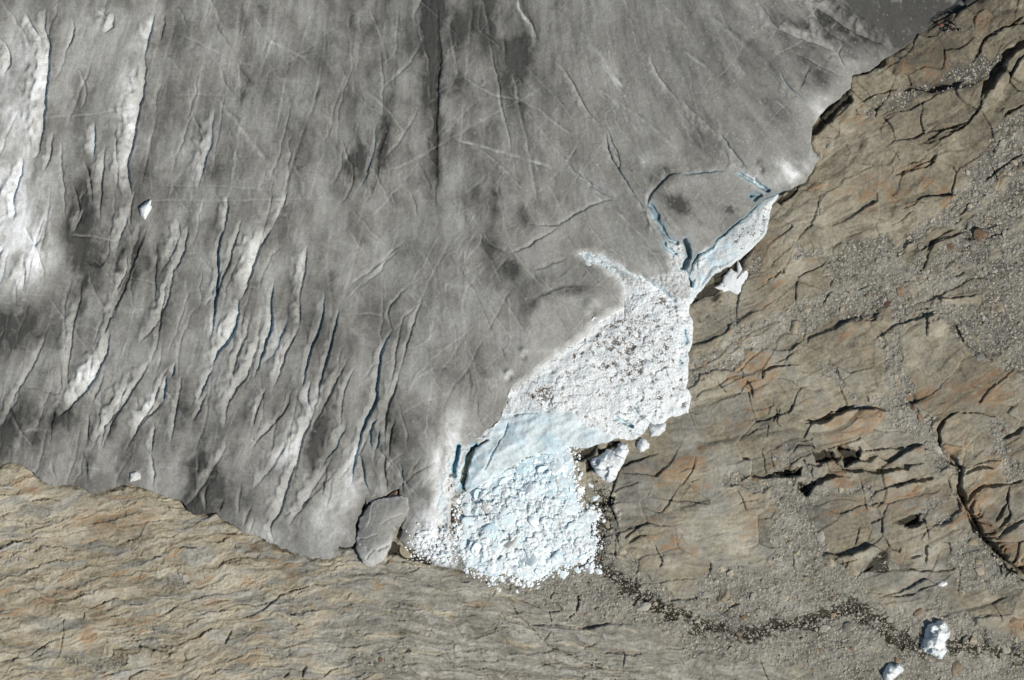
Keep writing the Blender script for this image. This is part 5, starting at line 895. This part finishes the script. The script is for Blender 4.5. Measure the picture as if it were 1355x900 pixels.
def boulder(u, v, r, kind, label=None, sc3=None, rz=None):
    o = link('boulder', B_rock[kind][rnd.randrange(len(B_rock[kind]))])
    sx, sy, sz = sc3 or (r * rnd.uniform(.85, 1.35), r * rnd.uniform(.65, 1.), r * rnd.uniform(.55, .9))
    o.location = (wx(u), wy(v), zbed(u, v) - sz * .1); o.scale = (sx, sy, sz); o.rotation_euler = (rnd.gauss(0, .2), rnd.gauss(0, .2), rnd.uniform(0, 6.28) if rz is None else rz)
    shp = 'slab-like' if sz < .62 * r else ('long' if sx > 1.45 * sy else 'blocky')
    tag(o, label or '%s %s %s boulder %s' % (SZ(r * 1.3), shp, ('grey', 'tan', 'rust-stained')[kind], where(u, v, RM)), 'boulder', 'boulders scattered among the scree')
for k, x, y, sx, sy, sz, rz, kd, lab in (('I', 685, 462, 1.9, 1.1, .9, -.5, 1, 'squared tan boulder at the upper left end of the flat pale slab'), ('I', 650, 690, 1.7, 1.3, .9, .5, 0, 'rounded grey boulder just above the middle of the stream'), ('I', 570, 690, 1.4, .8, .7, .4, 0, 'low grey boulder touching the stream, left of the rounded one'),
                                    ('H', 1200, 610, 1.9, 1.2, 1., .2, 0, 'rounded grey boulder above the first bend of the stream'), ('I', 100, 560, 1.8, 1., .5, .2, 0, 'flat grey boulder left of the smooth hollow near the stream'), ('I', 495, 495, .9, .7, .5, .2, 1, 'pale tan stone in the gravel left of the squared boulder'), ('F', 945, 70, 1.0, 1.2, .7, 0, 0, 'pale upright boulder in the upper gravel basin'),
                                    ('C', 590, 580, .8, .7, .6, 0, 0, 'lone pale boulder on bare rock right of the glacier edge'), ('I', 1310, 655, 1.1, .8, .6, 0, 2, 'orange boulder above the lower right corner'), ('W', 640, 720, 2.0, 1.2, .5, -.6, 1, 'tan slab in the damp hollow under the ice edge'), ('G', 88, 428, 1.6, .9, .5, -.4, 0, 'white quartz-pale boulder on the banded rock at far left'), ('H', 1205, 610, .1, .1, .1, 0, 0, None),
                                    ('I', 445, 150, .7, .6, .5, 0, 0, 'small pale stone in the gravel below the black hollow'), ('I', 480, 180, .6, .9, .4, 0, 0, 'pale stone directly below another, under the black hollow'), ('F', 1260, 320, 1.8, 1., .6, .2, 1, 'tan boulder in the dark scree at the right edge')):
    if lab:
        p = T(k, '%d,%d' % (x, y))[0]; boulder(p[0], p[1], (sx + sy) / 2, kd, lab, (sx, sy, sz), rz)
bp = []; ok = 0
for n in rs.permutation(len(gi))[:9000]:
    if ok >= 185: break
    i, j = gi[n], gj[n]; u, v = float(Uc[j]), float(Vc[i])
    if not (0 < u < 1355 and 0 < v < 900): continue
    r = .42 + rs.exponential(.24)
    if r > 1.6 or any((a - u) ** 2 + (b - v) ** 2 < 190 for a, b in bp): continue
    bp.append((u, v)); ok += 1
    boulder(u, v, r, int(rs.choice([0, 0, 0, 1, 1, 2])))

# ------------------------------------------------------------------ PEOPLE resting on the rock
def flat_mat(name, col, rough=.8):
    q = NB(name); n = q.noise(30, 3); return q.fin(q.mix(n, tuple(c * .8 for c in col), tuple(min(1, c * 1.15) for c in col)), rough, .2)
M_skin = flat_mat('skin', (.45, .28, .20), .6); M_hair = flat_mat('hair', (.05, .035, .025)); M_boot = flat_mat('boot_leather', (.05, .04, .035))
CM = {'red': (.62, .03, .035), 'black': (.012, .012, .016), 'navy': (.02, .025, .05), 'white': (.62, .58, .58), 'pink': (.5, .28, .27), 'green': (.08, .11, .09), 'grey': (.18, .18, .18)}
CMat = {k: flat_mat(k + '_cloth', v) for k, v in CM.items()}
def skinned(name, verts, edges, radii, mat, parent, sub=2):
    me = bpy.data.meshes.new(name); me.from_pydata(verts, edges, []); o = bpy.data.objects.new(name, me); COL.objects.link(o)
    md = o.modifiers.new('skin', 'SKIN'); md.use_smooth_shade = True
    for i, r in enumerate(radii): me.skin_vertices[0].data[i].radius = (r, r)
    me.skin_vertices[0].data[0].use_root = True
    ss_ = o.modifiers.new('sub', 'SUBSURF'); ss_.levels = sub; ss_.render_levels = sub
    dg = bpy.context.evaluated_depsgraph_get(); m2 = bpy.data.meshes.new_from_object(o.evaluated_get(dg)); m2.name = name
    bpy.data.objects.remove(o); m2.materials.clear(); m2.materials.append(mat)
    for p in m2.polygons: p.use_smooth = True
    return link(name, m2, parent)
def person(u, v, face, pose, jacket, trousers, hat, label):
    root = link('person', None); root.location = (wx(u), wy(v), zbed(u, v)); root.rotation_euler = (0, 0, face)
    hip = .92 if pose == 'stand' else .20
    if pose == 'stand': legs = [((.10, 0, .50), (.11, .02, .08), (.12, .14, .04)), ((-.10, .04, .50), (-.13, .02, .08), (-.14, .14, .04))]
    else: legs = [((.14, .40, .46), (.15, .66, .09), (.16, .80, .05)), ((-.13, .38, .42), (-.15, .70, .09), (-.16, .84, .05))]
    L = .06 if pose == 'stand' else -.05
    P = [(0, 0, hip), (0, L * .4, hip + .22), (0, L * .7, hip + .44), (0, L + .01, hip + .56), (0, L + .04, hip + .68), (0, L + .05, hip + .78)]
    Rd = [.15, .135, .15, .06, .095, .085]; E = [(0, 1), (1, 2), (2, 3), (3, 4), (4, 5)]
    arms = []
    for sgn in (1, -1):
        b = len(P); reach = .26 if pose != 'stand' else .1
        P += [(sgn * .19, L * .7, hip + .46), (sgn * .26, L + .02, hip + .20), (sgn * .18, L + reach, hip + .08), (sgn * .15, L + reach + .09, hip + .07), (sgn * .13, L + reach + .16, hip + .05)]
        Rd += [.07, .05, .036, .034, .02]; E += [(2, b), (b, b + 1), (b + 1, b + 2), (b + 2, b + 3), (b + 3, b + 4)]; arms.append(b)
    lg = []
    for k in range(2):
        b = len(P); s2 = (.09, -.09)[k]
        P += [(s2, .02, hip - .02)] + list(legs[k]); Rd += [.09, .065, .045, .035]; E += [(0, b), (b, b + 1), (b + 1, b + 2), (b + 2, b + 3)]; lg.append(b)
    skinned('body', P, E, Rd, M_skin, root)
    a, c = arms
    idx = [1, 2, a, a + 1, a + 2, c, c + 1, c + 2]
    skinned('jacket', [(0, 0, hip + .06)] + [P[i] for i in idx], [(0, 1), (1, 2), (2, 3), (3, 4), (4, 5), (2, 6), (6, 7), (7, 8)], [.19, .165, .18, .095, .07, .055, .095, .07, .055], CMat[jacket], root)
    a, c = lg
    skinned('trousers', [P[0], P[a], P[a + 1], P[a + 2], P[c], P[c + 1], P[c + 2]], [(0, 1), (1, 2), (2, 3), (0, 4), (4, 5), (5, 6)], [.17, .115, .085, .062, .115, .085, .062], CMat[trousers], root)
    for k in range(2): skinned('boot', [legs[k][1], (legs[k][1][0], legs[k][1][1], legs[k][1][2] - .04), legs[k][2]], [(0, 1), (1, 2)], [.06, .06, .05], M_boot, root, 1)
    hx, hy, hz = P[5]
    skinned('hat' if hat else 'hair', [(hx, hy - .02, hz - .02), (hx, hy - .015, hz + .04), (hx, hy, hz + .075)], [(0, 1), (1, 2)], [.105, .10, .06], CMat[hat] if hat else M_hair, root, 1)
    tag(root, label, 'person', 'hikers resting on the rock'); return root
def rucksack(u, v, col, rz, label):
    root = link('rucksack', None); root.location = (wx(u), wy(v), zbed(u, v)); root.rotation_euler = (0, 0, rz)
    q = chunk(rs, IV, 6, .7, .95, .01, 1.0) * np.array([.24, .36, .2]) + np.array([0, 0, .18]); link('bag', mesh_np('bag', q, IF, CMat[col]), root)
    q = chunk(rs, IV2, 4, .7, .95, .01, 1.0) * np.array([.16, .2, .08]) + np.array([0, .1, .36]); link('lid', mesh_np('lid', q, IF2, CMat['grey']), root)
    for sgn in (1, -1): skinned('strap', [(sgn * .1, -.3, .2), (sgn * .14, -.1, .42), (sgn * .1, .2, .4)], [(0, 1), (1, 2)], [.025, .03, .025], CMat['black'], root, 1)
    tag(root, label, 'rucksack')
for a in ((1243.5, 34.5, 2.2, 'stand', 'red', 'black', 'red', 'person in bright red jacket standing leftmost beside the glacier edge'), (1261.5, 33.5, 3.6, 'stand', 'navy', 'black', 'navy', 'person in dark navy standing uppermost in the group'), (1254.5, 36.5, 4.5, 'sit', 'black', 'black', 'black', 'person in black sitting between the red and the navy jackets'),
          (1253.5, 41, .4, 'sit', 'white', 'grey', None, 'person in pale jacket sitting in the middle of the group'), (1257, 42.5, -.5, 'sit', 'pink', 'grey', None, 'person in pinkish jacket sitting beside the pale one'), (1249.5, 42, .9, 'sit', 'black', 'navy', None, 'dark-clad person sitting lowest on the left'), (1260, 41, -1., 'sit', 'navy', 'black', 'black', 'dark-clad person sitting right of the pinkish jacket'), (1268.5, 40.5, -1.5, 'sit', 'green', 'grey', 'green', 'person in dull green sitting apart on the right')):
    person(*a)
rucksack(1265, 35, 'grey', .5, 'grey rucksack on the rock right of the navy jacket'); rucksack(1246, 39.5, 'black', 1.8, 'black rucksack between the red jacket and the dark-clad sitter')

# ------------------------------------------------------------------ tell look-alikes apart by their place among themselves
for kind_ in ('ice block', 'boulder'):
    seen = {}
    for o in [q for q in COL.objects if q.parent is None and q.get('category') == kind_]: seen.setdefault(o['label'], []).append(o)
    for lab, os_ in seen.items():
        if len(os_) < 2: continue
        os_.sort(key=lambda q: q.location.x); n = len(os_)
        nm = {2: ['lefthand one', 'righthand one'], 3: ['leftmost of three', 'middle of three', 'rightmost of three']}.get(n) or [w_ + ' from left' for w_ in ('first', 'second', 'third', 'fourth', 'fifth', 'sixth', 'seventh', 'eighth', 'ninth', 'tenth')]
        for q, t_ in zip(os_, nm): q['label'] = lab + ', ' + t_
